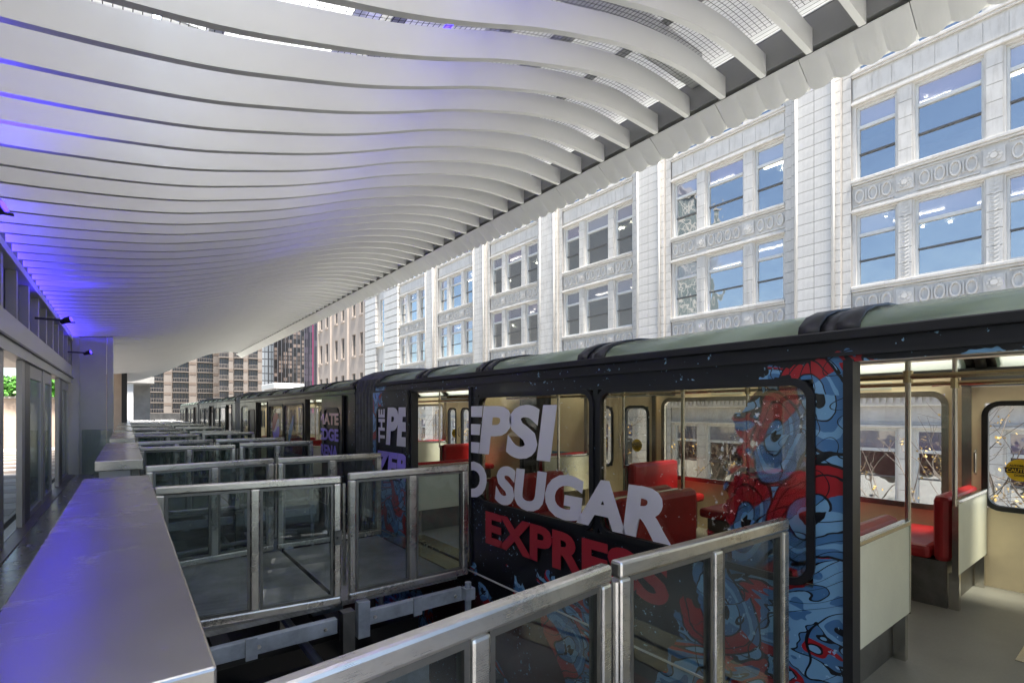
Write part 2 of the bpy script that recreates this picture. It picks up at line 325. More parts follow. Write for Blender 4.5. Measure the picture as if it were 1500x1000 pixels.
# ------------------------------------------------------------------ mesh helper
class MB:
    def __init__(s): s.v = []; s.f = []
    def quad(s, a, b, c, d):
        n = len(s.v); s.v += [tuple(a), tuple(b), tuple(c), tuple(d)]; s.f.append((n, n+1, n+2, n+3)); return s
    def box(s, x0, x1, y0, y1, z0, z1):
        n = len(s.v)
        s.v += [(x0,y0,z0),(x1,y0,z0),(x1,y1,z0),(x0,y1,z0),(x0,y0,z1),(x1,y0,z1),(x1,y1,z1),(x0,y1,z1)]
        for q in ((0,3,2,1),(4,5,6,7),(0,1,5,4),(1,2,6,5),(2,3,7,6),(3,0,4,7)): s.f.append(tuple(n+i for i in q))
        return s
    def sweep(s, prof, y0, y1, closed=False):
        """profile in (x,z) swept straight along y"""
        n = len(s.v); k = len(prof)
        s.v += [(x, y0, z) for x, z in prof] + [(x, y1, z) for x, z in prof]
        for i in range(k if closed else k-1):
            j = (i+1) % k; s.f.append((n+i, n+j, n+k+j, n+k+i))
        if closed:
            s.f.append(tuple(n+i for i in range(k))[::-1]); s.f.append(tuple(n+k+i for i in range(k)))
        return s
    def tube(s, pts, r, k=8, caps=True):
        P = [Vector(p) for p in pts]; rings = []
        rr = r if isinstance(r, (list, tuple)) else [r]*len(P)
        for i, p in enumerate(P):
            d = (P[min(i+1, len(P)-1)] - P[max(i-1, 0)]).normalized()
            a = d.cross(Vector((0,0,1)) if abs(d.z) < 0.9 else Vector((1,0,0))).normalized(); b = d.cross(a)
            n = len(s.v); rings.append(n)
            for j in range(k):
                an = 2*math.pi*j/k; s.v.append(tuple(p + (a*math.cos(an) + b*math.sin(an))*rr[i]))
        for i in range(len(P)-1):
            for j in range(k):
                q = (j+1) % k; s.f.append((rings[i]+j, rings[i]+q, rings[i+1]+q, rings[i+1]+j))
        if caps:
            s.f.append(tuple(rings[0]+j for j in range(k))[::-1]); s.f.append(tuple(rings[-1]+j for j in range(k)))
        return s
    def plate(s, x0, x1, y0, y1, z0, z1, holes):
        """upright slab between x0 and x1 with rectangular holes (ya,yb,za,zb)"""
        ys = sorted({y0, y1, *[h[0] for h in holes], *[h[1] for h in holes]}); ys = [y for y in ys if y0 <= y <= y1]
        zs = sorted({z0, z1, *[h[2] for h in holes], *[h[3] for h in holes]}); zs = [z for z in zs if z0 <= z <= z1]
        def solid(i, j):
            if i < 0 or j < 0 or i >= len(ys)-1 or j >= len(zs)-1: return False
            cy = (ys[i]+ys[i+1])/2; cz = (zs[j]+zs[j+1])/2
            return not any(h[0] < cy < h[1] and h[2] < cz < h[3] for h in holes)
        for i in range(len(ys)-1):
            for j in range(len(zs)-1):
                if not solid(i, j): continue
                a, b, c, d = ys[i], ys[i+1], zs[j], zs[j+1]
                s.quad((x0,a,c),(x0,a,d),(x0,b,d),(x0,b,c)); s.quad((x1,a,c),(x1,b,c),(x1,b,d),(x1,a,d))
                if not solid(i-1, j): s.quad((x0,a,c),(x1,a,c),(x1,a,d),(x0,a,d))
                if not solid(i+1, j): s.quad((x0,b,c),(x0,b,d),(x1,b,d),(x1,b,c))
                if not solid(i, j-1): s.quad((x0,a,c),(x0,b,c),(x1,b,c),(x1,a,c))
                if not solid(i, j+1): s.quad((x0,a,d),(x1,a,d),(x1,b,d),(x0,b,d))
        return s
    def rring(s, x0, x1, y0, y1, z0, z1, wd, r):
        """upright rounded gasket: rectangle outside, rounded rectangle inside"""
        pts = []
        iy0, iy1, iz0, iz1 = y0+wd, y1-wd, z0+wd, z1-wd
        for (cy, cz, a0, oy, oz) in ((iy1-r, iz1-r, 0, y1, z1), (iy0+r, iz1-r, 90, y0, z1), (iy0+r, iz0+r, 180, y0, z0), (iy1-r, iz0+r, 270, y1, z0)):
            for k in range(7):
                an = R(a0 + 15*k); yy = cy + r*math.cos(an); zz = cz + r*math.sin(an)
                ey = cy + (r+wd)*math.cos(an); ez = cz + (r+wd)*math.sin(an)
                pts.append((yy, zz, ey, ez))
        n = len(s.v); m = len(pts)
        for (yy, zz, ey, ez) in pts: s.v += [(x0,yy,zz),(x0,ey,ez),(x1,ey,ez),(x1,yy,zz)]
        for i in range(m):
            j = (i+1) % m; a = n+4*i; b = n+4*j
            s.f += [(a,a+1,b+1,b),(a+1,a+2,b+2,b+1),(a+2,a+3,b+3,b+2),(a+3,a,b,b+3)]
        return s
    def rpane(s, x0, x1, y0, y1, z0, z1, r):
        pts = []
        for (cy, cz, a0) in ((y1-r, z1-r, 0), (y0+r, z1-r, 90), (y0+r, z0+r, 180), (y1-r, z0+r, 270)):
            for k in range(5): an = R(a0+22.5*k); pts.append((cy+r*math.cos(an), cz+r*math.sin(an)))
        n = len(s.v); m = len(pts)
        s.v += [(x0,y,z) for y,z in pts] + [(x1,y,z) for y,z in pts]
        s.f.append(tuple(n+i for i in range(m))[::-1]); s.f.append(tuple(n+m+i for i in range(m)))
        for i in range(m): j=(i+1)%m; s.f.append((n+i,n+j,n+m+j,n+m+i))
        return s
    def disc(s, c, r, x0, x1, k=20, sy=1.0):
        n = len(s.v); y, z = c
        s.v += [(x0, y+sy*r*math.cos(2*math.pi*i/k), z+r*math.sin(2*math.pi*i/k)) for i in range(k)] + [(x1, y+sy*r*math.cos(2*math.pi*i/k), z+r*math.sin(2*math.pi*i/k)) for i in range(k)]
        s.f.append(tuple(n+i for i in range(k))[::-1]); s.f.append(tuple(n+k+i for i in range(k)))
        for i in range(k): j=(i+1)%k; s.f.append((n+i,n+j,n+k+j,n+k+i))
        return s
    def shift(s, dx, dy, dz): s.v = [(x+dx, y+dy, z+dz) for x, y, z in s.v]; return s
    def mesh(s, name, mat):
        me = bpy.data.meshes.new(name); me.from_pydata(s.v, [], s.f); me.update()
        if mat: me.materials.append(M[mat] if isinstance(mat, str) else mat)
        return me

def wloc(o):
    p = Vector((0,0,0))
    while o is not None: p = p + o.location; o = o.parent
    return p
def part(name, mb, mat, parent=None, bevel=0, smooth=False, me=None, loc=None, rotz=0):
    """mesh given in world coordinates is stored relative to its parent's place"""
    if me is None:
        if parent is not None:
            p = wloc(parent); mb.shift(-p.x, -p.y, -p.z)
        me = mb.mesh(name, mat)
        if smooth: me.shade_smooth()
    o = bpy.data.objects.new(name, me); C.objects.link(o); o.parent = parent
    if loc: o.location = loc
    if rotz: o.rotation_euler = (0, 0, rotz)
    if bevel:
        b = o.modifiers.new("bevel", 'BEVEL'); b.width = bevel; b.segments = 2; b.limit_method = 'ANGLE'
    return o
def tag(o, label, cat, group=None, kind=None):
    o["label"] = label; o["category"] = cat
    if group: o["group"] = group
    if kind: o["kind"] = kind
    return o
def struct(name, mb, mat, label=None):
    o = part(name, mb, mat); o["kind"] = "structure"; o["label"] = label or name.replace('_', ' ')
    return o
def thing(name, label, cat, loc=(0,0,0), rotz=0, group=None):
    o = bpy.data.objects.new(name, None); C.objects.link(o); o.location = loc; o.rotation_euler = (0,0,rotz)
    o.empty_display_size = 0.2
    return tag(o, label, cat, group)
def copy_tree(o, parent=None):
    c = o.copy(); C.objects.link(c); c.parent = parent
    for ch in list(o.children): copy_tree(ch, c)
    return c
ORD = ['nearest', 'second', 'third', 'fourth', 'fifth', 'sixth', 'seventh', 'eighth', 'ninth', 'tenth', 'eleventh', 'twelfth']

# ------------------------------------------------------------------ text
def text_mesh(body, size, bold=0.0, shear=0.0, spacing=1.0, sx=1.0):
    cu = bpy.data.curves.new("t", 'FONT'); cu.body = body; cu.size = size; cu.offset = bold; cu.shear = shear
    cu.space_character = spacing; cu.resolution_u = 4; cu.align_x = 'LEFT'
    ob = bpy.data.objects.new("t", cu); C.objects.link(ob)
    bpy.context.view_layer.update()
    me = bpy.data.meshes.new_from_object(ob.evaluated_get(bpy.context.evaluated_depsgraph_get()))
    bpy.data.objects.remove(ob); bpy.data.curves.remove(cu)
    return me
def lettering(parent, body, x, ystart, yend, z0, z1, mat, bold=0.02, shear=0.0, name='lettering', vertical=False, clip=None, spacing=1.0, face=-1):
    """letters on an upright plane facing -x (face=-1): reading runs towards -y; face=+1 towards +y"""
    me = text_mesh(body, 1.0, bold, shear, spacing)
    vs_ = [v.co.copy() for v in me.vertices]
    x0 = min(v.x for v in vs_); x1 = max(v.x for v in vs_); y0 = min(v.y for v in vs_); y1 = max(v.y for v in vs_)
    p = wloc(parent)
    import bmesh
    for v in me.vertices:
        a = (v.co.x - x0)/(x1-x0); b = (v.co.y - y0)/(y1-y0)
        if vertical:                       # reading upwards
            v.co = (x - p.x, ystart + (yend-ystart)*(b) - p.y, z0 + (z1-z0)*a - p.z)
        else:
            v.co = (x - p.x, ystart + (yend-ystart)*a - p.y, z0 + (z1-z0)*b - p.z)
    bm = bmesh.new(); bm.from_mesh(me)
    if clip is not None:                   # keep only y between clip[0] and clip[1]
        for yy, no in ((clip[0], -1), (clip[1], 1)):
            g = bm.verts[:] + bm.edges[:] + bm.faces[:]
            bmesh.ops.bisect_plane(bm, geom=g, plane_co=(0, yy - p.y, 0), plane_no=(0, no, 0), clear_outer=True)
    ex = bmesh.ops.extrude_face_region(bm, geom=bm.faces[:])
    bmesh.ops.translate(bm, verts=[e for e in ex['geom'] if isinstance(e, bmesh.types.BMVert)], vec=(face*0.002, 0, 0))
    bm.to_mesh(me); bm.free(); me.materials.clear(); me.materials.append(M[mat]); me.name = name; me.shade_flat()
    o = bpy.data.objects.new(name, me); C.objects.link(o); o.parent = parent
    return o

# ================================================================== SETTING
GZ = -7.5
struct('ground', MB().quad((-400,-200,GZ),(400,-200,GZ),(400,500,GZ),(-400,500,GZ)), 'street', 'grey street surface far below the track')
struct('pavement', MB().box(17.0, 21.0, -30, 120, GZ+0.004, GZ+0.14), 'walk', 'pale pavement along the white building')
struct('plaza', MB().box(-14, 3.2, -30, 60, GZ+0.004, GZ+0.10), 'concrete', 'pale paving under the station')
WX = -1.1        # plane of the station doors
LX0, LX1 = -0.24, 0.134
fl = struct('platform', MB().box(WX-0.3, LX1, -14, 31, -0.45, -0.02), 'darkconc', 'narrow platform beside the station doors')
me_t = MB().box(-0.44, 0.44, -0.44, 0.44, -0.02, 0.0).mesh('floor_tile', 'pfloor')
for i in range(36):
    for j in range(2):
        o = part('floor_tile', None, None, fl, me=me_t, loc=(WX+0.15+0.89*j*0.62, -4+0.89*i, 0)); o.scale = (0.61, 1, 1)
struct('lobby_floor', MB().box(-16, WX-0.3, -14, 31, -0.45, -0.012), 'stripe_w', 'pale paved floor beyond the doors')
lob = bpy.data.objects['lobby_floor']
for k in range(14):
    part('floor_band', MB().box(-15.9, WX-0.35, 8.0+1.5*k, 8.75+1.5*k, -0.012, -0.008), 'stripe_b', lob)
# pit under the bridges
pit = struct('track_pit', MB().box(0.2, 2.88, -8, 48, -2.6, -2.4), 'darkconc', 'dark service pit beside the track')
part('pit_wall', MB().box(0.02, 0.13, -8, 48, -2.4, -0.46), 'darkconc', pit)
for k in range(26):
    y = -3 + 1.7*k
    part('cross_beam', MB().box(0.2, 2.75, y-0.08, y+0.08, -1.0, -0.82), 'black', pit)
for x in (0.85, 2.1):
    part('long_beam', MB().box(x-0.09, x+0.09, -6, 48, -1.24, -1.0), 'black', pit)
part('pit_pipe', MB().tube([(1.4,-5,-0.7),(1.4,48,-0.7)], 0.045), 'bluegrey', pit)
gb = struct('guideway', MB().box(4.2, 5.13, -20, 90, -2.4, -0.55), 'concrete', 'concrete monorail guideway beam')
for k in range(5):
    part('guideway_pier', MB().box(4.25, 5.08, 2+20*k, 3.2+20*k, GZ, -2.4), 'concrete', gb)

# ================================================================== CANOPY
PROF = [(-1.1,1.907),(-0.55,1.953),(0,2.02),(.46,2.10),(.917,2.22),(1.375,2.355),(1.83,2.52),(2.29,2.705),(2.75,2.86),(3.21,3.0),(3.67,3.10),(4.13,3.155),(4.77,3.145)]
def interp(x):
    if x <= PROF[0][0]: return PROF[0][1] + (x-PROF[0][0])*0.07
    for k in range(len(PROF)-1):
        if x <= PROF[k+1][0]:
            p0 = PROF[max(k-1,0)]; p1 = PROF[k]; p2 = PROF[k+1]; p3 = PROF[min(k+2, len(PROF)-1)]
            u = (x-p1[0])/(p2[0]-p1[0]); h = p2[0]-p1[0]
            m1 = (p2[1]-p0[1])/(p2[0]-p0[0]) if p2[0] != p0[0] else 0; m2 = (p3[1]-p1[1])/(p3[0]-p1[0])
            return (2*u**3-3*u**2+1)*p1[1] + (u**3-2*u**2+u)*h*m1 + (-2*u**3+3*u**2)*p2[1] + (u**3-u**2)*h*m2
    return PROF[-1][1]
def finz(x, y):
    z = EYE + interp(x)
    if y > 21:
        s_ = min((y-21)/9.3, 1)**2; a = max(0.0, min(1.0, (4.5-x)/4.5)); a = a*a*(3-2*a)
        z -= 0.62*s_*a
    return z
XF = 4.77; FS = 0.4035; FY4 = 3.959
cano = thing('station_canopy', 'wide white canopy of wavy parallel fins over the platform', 'canopy', (WX, 0, 3.4))
fin_ys = [FY4 + FS*k for k in range(-44, 66)]
fin_ys = [y for y in fin_ys if -2.7 < y < 30.4]
def fin_mesh(y):
    xl = WX+0.02 if y < 17.0 else -2.4
    n = 44; th = 0.026; dp = 0.205
    mb = MB(); vs_ = mb.v
    for i in range(n+1):
        x = xl + (XF-xl)*i/n; z = finz(x, y)
        vs_ += [(x,y-th,z),(x,y+th,z),(x,y+th,z+dp),(x,y-th,z+dp)]
    for i in range(n):
        a = 4*i; b = a+4
        mb.f += [(a,b,b+1,a+1),(a+1,b+1,b+2,a+2),(a+2,b+2,b+3,a+3),(a+3,b+3,b,a)]
    mb.f += [(0,1,2,3),(4*n+3,4*n+2,4*n+1,4*n)]
    return mb
std = fin_mesh(0.0); std.shift(-WX, 0, -3.4); me_std = std.mesh('fin', 'fin')
std2 = fin_mesh(17.5); std2.shift(-WX, -17.5, -3.4); me_std2 = std2.mesh('fin', 'fin')
for y in fin_ys:
    if y < 17.0: part('fin', None, None, cano, me=me_std, loc=(0, y, 0))
    elif y < 21: part('fin', None, None, cano, me=me_std2, loc=(0, y, 0))
    else: part('fin', fin_mesh(y), 'fin', cano)
# fascia: a sloping band with a scalloped lower edge, in panels of four waves
YE = 30.4
per = FS/2
y = -2.8; k = 0
while y < YE:
    y1 = y + per*4 - 0.006
    mb = MB(); m = 32; rows = 4
    for i in range(m+1):
        yy = y + (y1-y)*i/m
        ph = abs(math.sin(math.pi*(yy-y)/per))**0.7
        for j in range(rows+1):
            u = j/rows
            bx_, bz_ = XF+0.012 + 0.225*u, EYE+3.145 - 0.155*u
            mb.v.append((bx_ + 0.5*0.05*ph*u, yy, bz_ - 0.86*0.05*ph*u))
    for i in range(m):
        for j in range(rows):
            a = i*(rows+1)+j; mb.f.append((a, a+1, a+rows+2, a+rows+1))
    o = part('fascia_panel', mb, 'fascia', cano)
    sm = o.modifiers.new("solid", 'SOLIDIFY'); sm.thickness = 0.006; sm.offset = 1
    y += per*4; k += 1
part('edge_beam', MB().box(XF+0.002, XF+0.09, -2.8, YE, EYE+3.19, EYE+3.50), 'beamgrey', cano)
part('outer_beam', MB().box(XF+0.20, XF+0.34, -2.8, YE, EYE+3.02, EYE+3.42), 'fascia', cano)
# roof deck and purlins above the fins, black bird net between
def sheet(x0, x1, y0, y1, mat, h=3.76): part('roof_sheet', MB().quad((x0,y0,EYE+h),(x1,y0,EYE+h),(x1,y1,EYE+h),(x0,y1,EYE+h)), mat, cano)
sheet(-2.6, 1.8, -2.8, 6.0, 'sheet'); sheet(-2.6, 1.8, 5.8, YE, 'sheet2', 3.765); sheet(1.7, XF+0.36, -2.8, YE, 'sheet2', 3.77)
for x in (-0.6, 0.55, 1.7, 2.75, 3.45, 4.15):
    zz = EYE + max(interp(x)+0.6, 3.2 if x > 2.5 else 2.9)
    part('purlin', MB().box(x-0.05, x+0.05, -2.8, YE, zz, zz+0.14), 'beamgrey', cano)
for k in range(12):
    yy = -2.6 + 2.82*k
    part('rafter', MB().box(-2.5, XF, yy-0.06, yy+0.06, EYE+3.42, EYE+3.74), 'deck', cano)
net = MB()
ny0, ny1 = -1.0, 12.0
xs = [0.0 - 1.05 + 0.045*i for i in range(128)]
for x in xs:
    z = finz(x, 0)+0.262; net.quad((x-0.0023,ny0,z),(x+0.0023,ny0,z),(x+0.0023,ny1,z),(x-0.0023,ny1,z))
nn = int((ny1-ny0)/0.045)
for i in range(nn):
    yy = ny0+0.045*i
    for q in range(0, 124, 4):
        xa, xb = xs[q], xs[q+4]; za, zb = finz(xa,0)+0.263, finz(xb,0)+0.263
        net.quad((xa,yy-0.0023,za),(xb,yy-0.0023,zb),(xb,yy+0.0023,zb),(xa,yy+0.0023,za))
o = part('bird_net', net, 'net', cano); o["kind"] = "stuff"
# LED tubes above the fins
for (x, ya, yb, mt) in ((0.15, -2, 5.2, 'ledwhite'), (2.0, -1, 9, 'ledblue')):
    zz = EYE + interp(x) + 0.42
    part('light_tube', MB().tube([(x,ya,zz),(x,yb,zz)], 0.022), mt, cano)

part('light_tube', MB().tube([(WX-0.10,6.2,EYE+1.905),(WX-0.10,16.8,EYE+1.905)], 0.012), 'ledwall', cano)
# ================================================================== STATION WALL (left)
st = thing('station_building', 'grey metal station front with glass sliding doors under a clerestory', 'station', (WX, 8, 0))
Z_HEAD = EYE + 0.71; Z_BEAM = EYE + 1.17; Z_TOP = EYE + 1.80
part('header_beam', MB().box(WX-0.18, WX+0.0, -14, 17, Z_HEAD, Z_BEAM), 'alu_l', st)
part('header_lip', MB().box(WX+0.002, WX+0.035, -14, 17, Z_HEAD+0.14, Z_HEAD+0.165), 'alu_dark', st)
part('top_rail', MB().box(WX-0.20, WX+0.03, -14, 17, Z_TOP, Z_TOP+0.09), 'alu_l', st)
part('back_beam', MB().box(WX-0.34, WX-0.22, -14, 17, Z_TOP-0.05, EYE+3.7), 'alu_dark', st)
me_mu = MB().box(-0.10, 0.0, -0.065, 0.065, Z_BEAM+0.003, Z_TOP-0.003).mesh('clerestory_post', 'alu')
me_lo = MB().box(-0.13, -0.11, -0.5, 0.5, Z_BEAM+0.003, Z_TOP-0.003).mesh('clerestory_panel', 'louver')
for k in range(30):
    yy = -12 + 1.0*k
    part('clerestory_post', None, None, st, me=me_mu, loc=(-0.012, yy-8, 0))
    part('clerestory_panel', None, None, st, me=me_lo, loc=(-0.012, yy-8+0.5, 0))
def door_leaf(y0, y1, xo=0.0, label=None):
    """sliding leaf: dark frame and one tall pane"""
    f = MB()
    for a, b in ((y0, y0+0.07), (y1-0.07, y1)): f.box(WX-0.10+xo, WX-0.05+xo, a, b, 0.01, Z_HEAD-0.005)
    f.box(WX-0.10+xo, WX-0.05+xo, y0+0.07, y1-0.07, 0.01, 0.10).box(WX-0.10+xo, WX-0.05+xo, y0+0.07, y1-0.07, Z_HEAD-0.20, Z_HEAD-0.005)
    d = part('sliding_door', f, 'alu', st)
    part('pane', MB().box(WX-0.08+xo, WX-0.07+xo, y0+0.07, y1-0.07, 0.10, Z_HEAD-0.20), 'doorglass', d)
    return d
def jamb(y0, y1, mat='alu'):
    part('door_jamb', MB().box(WX-0.10, WX-0.04, y0, y1, 0.005, Z_HEAD-0.003), mat, st)
jamb(8.02, 8.30)
door_leaf(6.3, 8.0); door_leaf(4.6, 6.28, -0.06); door_leaf(2.8, 4.5); door_leaf(1.0, 2.7); door_leaf(-0.8, 0.9); door_leaf(-2.6, -0.9)
jamb(9.62, 9.86); jamb(9.88, 10.35, 'alu_dark')
door_leaf(10.38, 11.75); jamb(11.78, 12.1); door_leaf(12.12, 13.2)
jamb(14.35, 14.62); jamb(14.64, 15.1, 'alu_dark'); door_leaf(15.12, 16.7)
part('threshold', MB().box(WX-0.20, WX+0.06, -14, 17, 0.002, 0.014), 'steel_dark', st)
part('door_track', MB().box(WX-0.11, WX-0.08, -14, 17, 0.014, 0.02), 'alu_dark', st)
part('lobby_soffit', MB().box(-8.2, WX-0.36, -14, 17, Z_HEAD+0.35, Z_HEAD+0.5), 'alu_dark', st)
# end wall across the platform
ew = thing('end_wall', 'tall pale metal end wall across the platform beyond the doors', 'wall', (-0.7, 17.1, 0))
part('panel', MB().box(WX-0.3, -0.42, 17.06, 17.22, 0, 3.9), 'alu', ew)
part('edge_post', MB().box(-0.405, -0.27, 17.02, 17.24, 0, 3.9), 'alu', ew, bevel=0.01)
part('corner_post', MB().box(WX+0.0, WX+0.14, 16.95, 17.055, 0, 3.9), 'alu', ew)
part('glass_screen', MB().box(WX+0.2, -0.3, 16.88, 16.89, 0.02, 1.15), 'gateglass', ew)
# far end block
fe = thing('service_block', 'dark doorway and brown panels at the far end of the platform', 'building', (-1.2, 26, 0))
part('brown_panel', MB().box(-2.2, -0.167, 28.0, 28.2, -0.4, 3.4), 'tan', fe)
part('dark_doorway', MB().box(-0.165, 0.03, 27.9, 28.1, -0.4, 3.3), 'black', fe)
part('white_column', MB().box(0.035, 0.37, 42.0, 42.4, -0.4, 3.5), 'alu_l', fe)
part('grey_wall', MB().box(0.38, 1.35, 44.0, 44.3, -2.0, 3.5), 'concrete', fe)
part('wall_cap', MB().box(-1.0, 1.5, 41.7, 44.4, 3.52, 3.95), 'concrete', fe)
part('parapet', MB().box(0.4, 14, 46.0, 46.3, -2.0, 1.5), 'darkconc', fe)
# lobby wall and hedge
lw = thing('tan_building', 'tan rendered wall seen through the open station doors', 'building', (-5, 32, 0))
part('wall', MB().box(-10, -1.45, 32.0, 32.3, -0.4, 2.2), 'tan', lw)
part('coping', MB().box(-10, -1.40, 31.9, 32.4, 2.203, 2.30), 'stripe_w', lw)
hd = thing('hedge', 'bright green clipped hedge on top of the tan wall', 'hedge', (-5, 32.15, 2.3))
hm = MB(); rg = random.Random(3)
for i in range(5000):
    p = Vector((rg.uniform(-9.5,-1.6), 32.15+rg.uniform(-0.45,0.45), 2.33+rg.uniform(0,0.85)))
    a = Vector((rg.gauss(0,1),rg.gauss(0,1),rg.gauss(0,1))).normalized()*0.11; b = a.cross(Vector((rg.gauss(0,1),rg.gauss(0,1),rg.gauss(0,1)))).normalized()*0.075
    hm.quad(p-a, p+b, p+a, p-b)
o = part('foliage', hm, 'leaf', hd); o["kind"] = "stuff"
part('stem', MB().tube([(-9.2,32.15,2.32),(-1.8,32.15,2.4)], 0.05), 'bark', hd)

# wall spotlights (lit, blue)
def spot(y, label):
    z = EYE + 1.41
    t = thing('wall_spotlight', label, 'spotlight', (WX+0.0, y, z), 0, 'spotlights on arms along the station wall')
    part('arm', MB().box(WX+0.004, WX+0.33, y-0.014, y+0.014, z-0.016, z+0.016), 'black', t)
    part('head', MB().tube([(WX+0.30,y+0.0,z-0.035),(WX+0.36,y-0.03,z+0.0),(WX+0.42,y-0.05,z+0.02)], [0.03,0.045,0.055], 12), 'black', t)
    part('visor', MB().box(WX+0.38, WX+0.47, y-0.06, y-0.02, z-0.03, z-0.018), 'black', t)
    part('lens', MB().tube([(WX+0.422,y-0.051,z+0.021),(WX+0.425,y-0.052,z+0.022)], 0.042, 12), 'ledblue', t)
    ld = bpy.data.lights.new('blue_lamp', 'SPOT'); ld.energy = 17; ld.color = (0.045, 0.02, 1.0); ld.spot_size = R(130); ld.spot_blend = 1.0; ld.shadow_soft_size = 0.05
    lo = bpy.data.objects.new('blue_lamp', ld); C.objects.link(lo); lo.parent = t; lo.location = (0.43, -0.12, 0.03)
    lo.rotation_euler = Vector((0.12, 0.34, -0.85)).to_track_quat('Z', 'Y').to_euler()
    return t
spot(5.0, 'black wall spotlight cut by the left edge of the view')
spot(10.4, 'black wall spotlight on an arm, middle one above the doors')
spot(15.8, 'black wall spotlight on an arm beside the end wall')

# ================================================================== LEDGES, GATES, BRIDGES
PERIOD = 5.12; NB = 8
def ledge(k):
    y0, y1 = 1.07+PERIOD*k, 4.64+PERIOD*k
    t = thing('steel_ledge', f'{ORD[k]} brushed steel counter ledge from the camera beside the platform', 'ledge', (0, y0, 0), 0, 'steel ledges along the platform edge')
    part('ledge_top', MB().box(LX0, LX1, y0, y1, 1.035, 1.131), 'steel_ledge', t, bevel=0.006)
    part('ledge_base', MB().box(LX0+0.03, LX1-0.10, y0+0.05, y1-0.05, 0.0, 1.034), 'alu', t, bevel=0.004)
    part('base_plate', MB().box(LX1-0.095, LX1-0.03, y0+0.3, y1-0.1, 0.0, 1.03), 'steel_dark', t)
for k in range(NB): ledge(k)

HG = 1.064
def leaf_meshes(L):
    f = MB(); w_ = 0.062; th = 0.026; mid = L*0.5
    f.box(0, L, -th, th, HG-w_, HG).box(0, L, -th, th, 0.0, w_)
    f.box(0, w_, -th, th, w_, HG-w_).box(L-w_, L, -th, th, w_, HG-w_).box(mid-0.035, mid+0.035, -th, th, w_, HG-w_)
    fm = f.mesh('gate_frame', 'steel')
    trims = []; panes = []
    for a, b in ((w_, mid-0.035), (mid+0.035, L-w_)):
        t = MB(); q = 0.02; e = 0.017
        t.box(a, b, -e, e, w_, w_+q).box(a, b, -e, e, HG-w_-q, HG-w_).box(a, a+q, -e, e, w_+q, HG-w_-q).box(b-q, b, -e, e, w_+q, HG-w_-q)
        trims.append(t.mesh('pane_trim', 'steel_dark'))
        p = MB().box(a+q, b-q, -0.005, 0.005, w_+q, HG-w_-q); panes.append(p.mesh('pane', 'gateglass'))
    return fm, trims, panes
def gate_proto(segs):
    out = []
    for (p, q, dz) in segs:
        d = Vector(q) - Vector(p); out.append((leaf_meshes(d.length), p, math.atan2(d.y, d.x), dz, q))
    return out
SEG_A = gate_proto([((0.15,1.07),(1.355,1.22),0.0), ((1.40,1.222),(2.66,1.20),0.0)])
SEG_B = gate_proto([((0.16,4.42),(1.43,4.24),0.0), ((1.475,4.19),(2.64,4.18),0.025)])
me_h = MB().tube([(0,0,0.15),(0,0,1.0)], 0.013, 8).mesh('hinge', 'steel')
me_lk = MB().box(-0.03,0.03,-0.045,-0.027,0.50,0.62).tube([(0.0,-0.045,0.56),(0.0,-0.065,0.56)],0.012,8).mesh('latch','steel_dark')
me_bk = MB().box(-0.05,0.05,-0.05,0.03,-0.30,0.0).mesh('bracket', 'bluegrey')
me_fp = MB().tube([(0,0,-0.95),(0,0,0.10)], 0.032, 10).box(-0.05,0.05,-0.05,0.05,-0.06,0.05).mesh('foot_post', 'bluegrey')
def gate(segs, k, label):
    y = PERIOD*k; p0 = segs[0][1]
    t = thing('boarding_gate', label, 'gate', (p0[0], p0[1]+y, 0), 0, 'steel and glass gates along the platform')
    for (ms, p, ang, dz, q) in segs:
        fm, trims, panes = ms
        lf = part('gate_leaf', None, None, t, me=fm, loc=(p[0]-p0[0], p[1]-p0[1], dz), rotz=ang, bevel=0.012)
        for m_ in trims: part('pane_trim', None, None, lf, me=m_)
        for m_ in panes: part('pane', None, None, lf, me=m_)
        part('bracket', None, None, t, me=me_bk, loc=(p[0]-p0[0]+0.12, p[1]-p0[1], -0.002))
    hq = segs[0][4]
    part('hinge', None, None, t, me=me_h, loc=(hq[0]-p0[0]+0.022, hq[1]-p0[1]-0.02, 0))
    part('latch', None, None, t, me=me_lk, loc=(hq[0]-p0[0]-0.035, hq[1]-p0[1], 0))
    e = segs[1][4]
    part('foot_post', None, None, t, me=me_fp, loc=(e[0]-p0[0]-0.02, e[1]-p0[1]-0.05, -0.14))
    return t
for k in range(NB):
    gate(SEG_A, k, ['steel framed glass gate in the foreground, its top rail nearest the camera', 'steel framed glass gate on the far side of the nearest boarding bridge'][k] if k < 2 else f'steel framed glass gate on the far side of the {ORD[k-1]} boarding bridge')
    gate(SEG_B, k, f'steel framed glass gate on the near side of the {ORD[k]} boarding bridge')
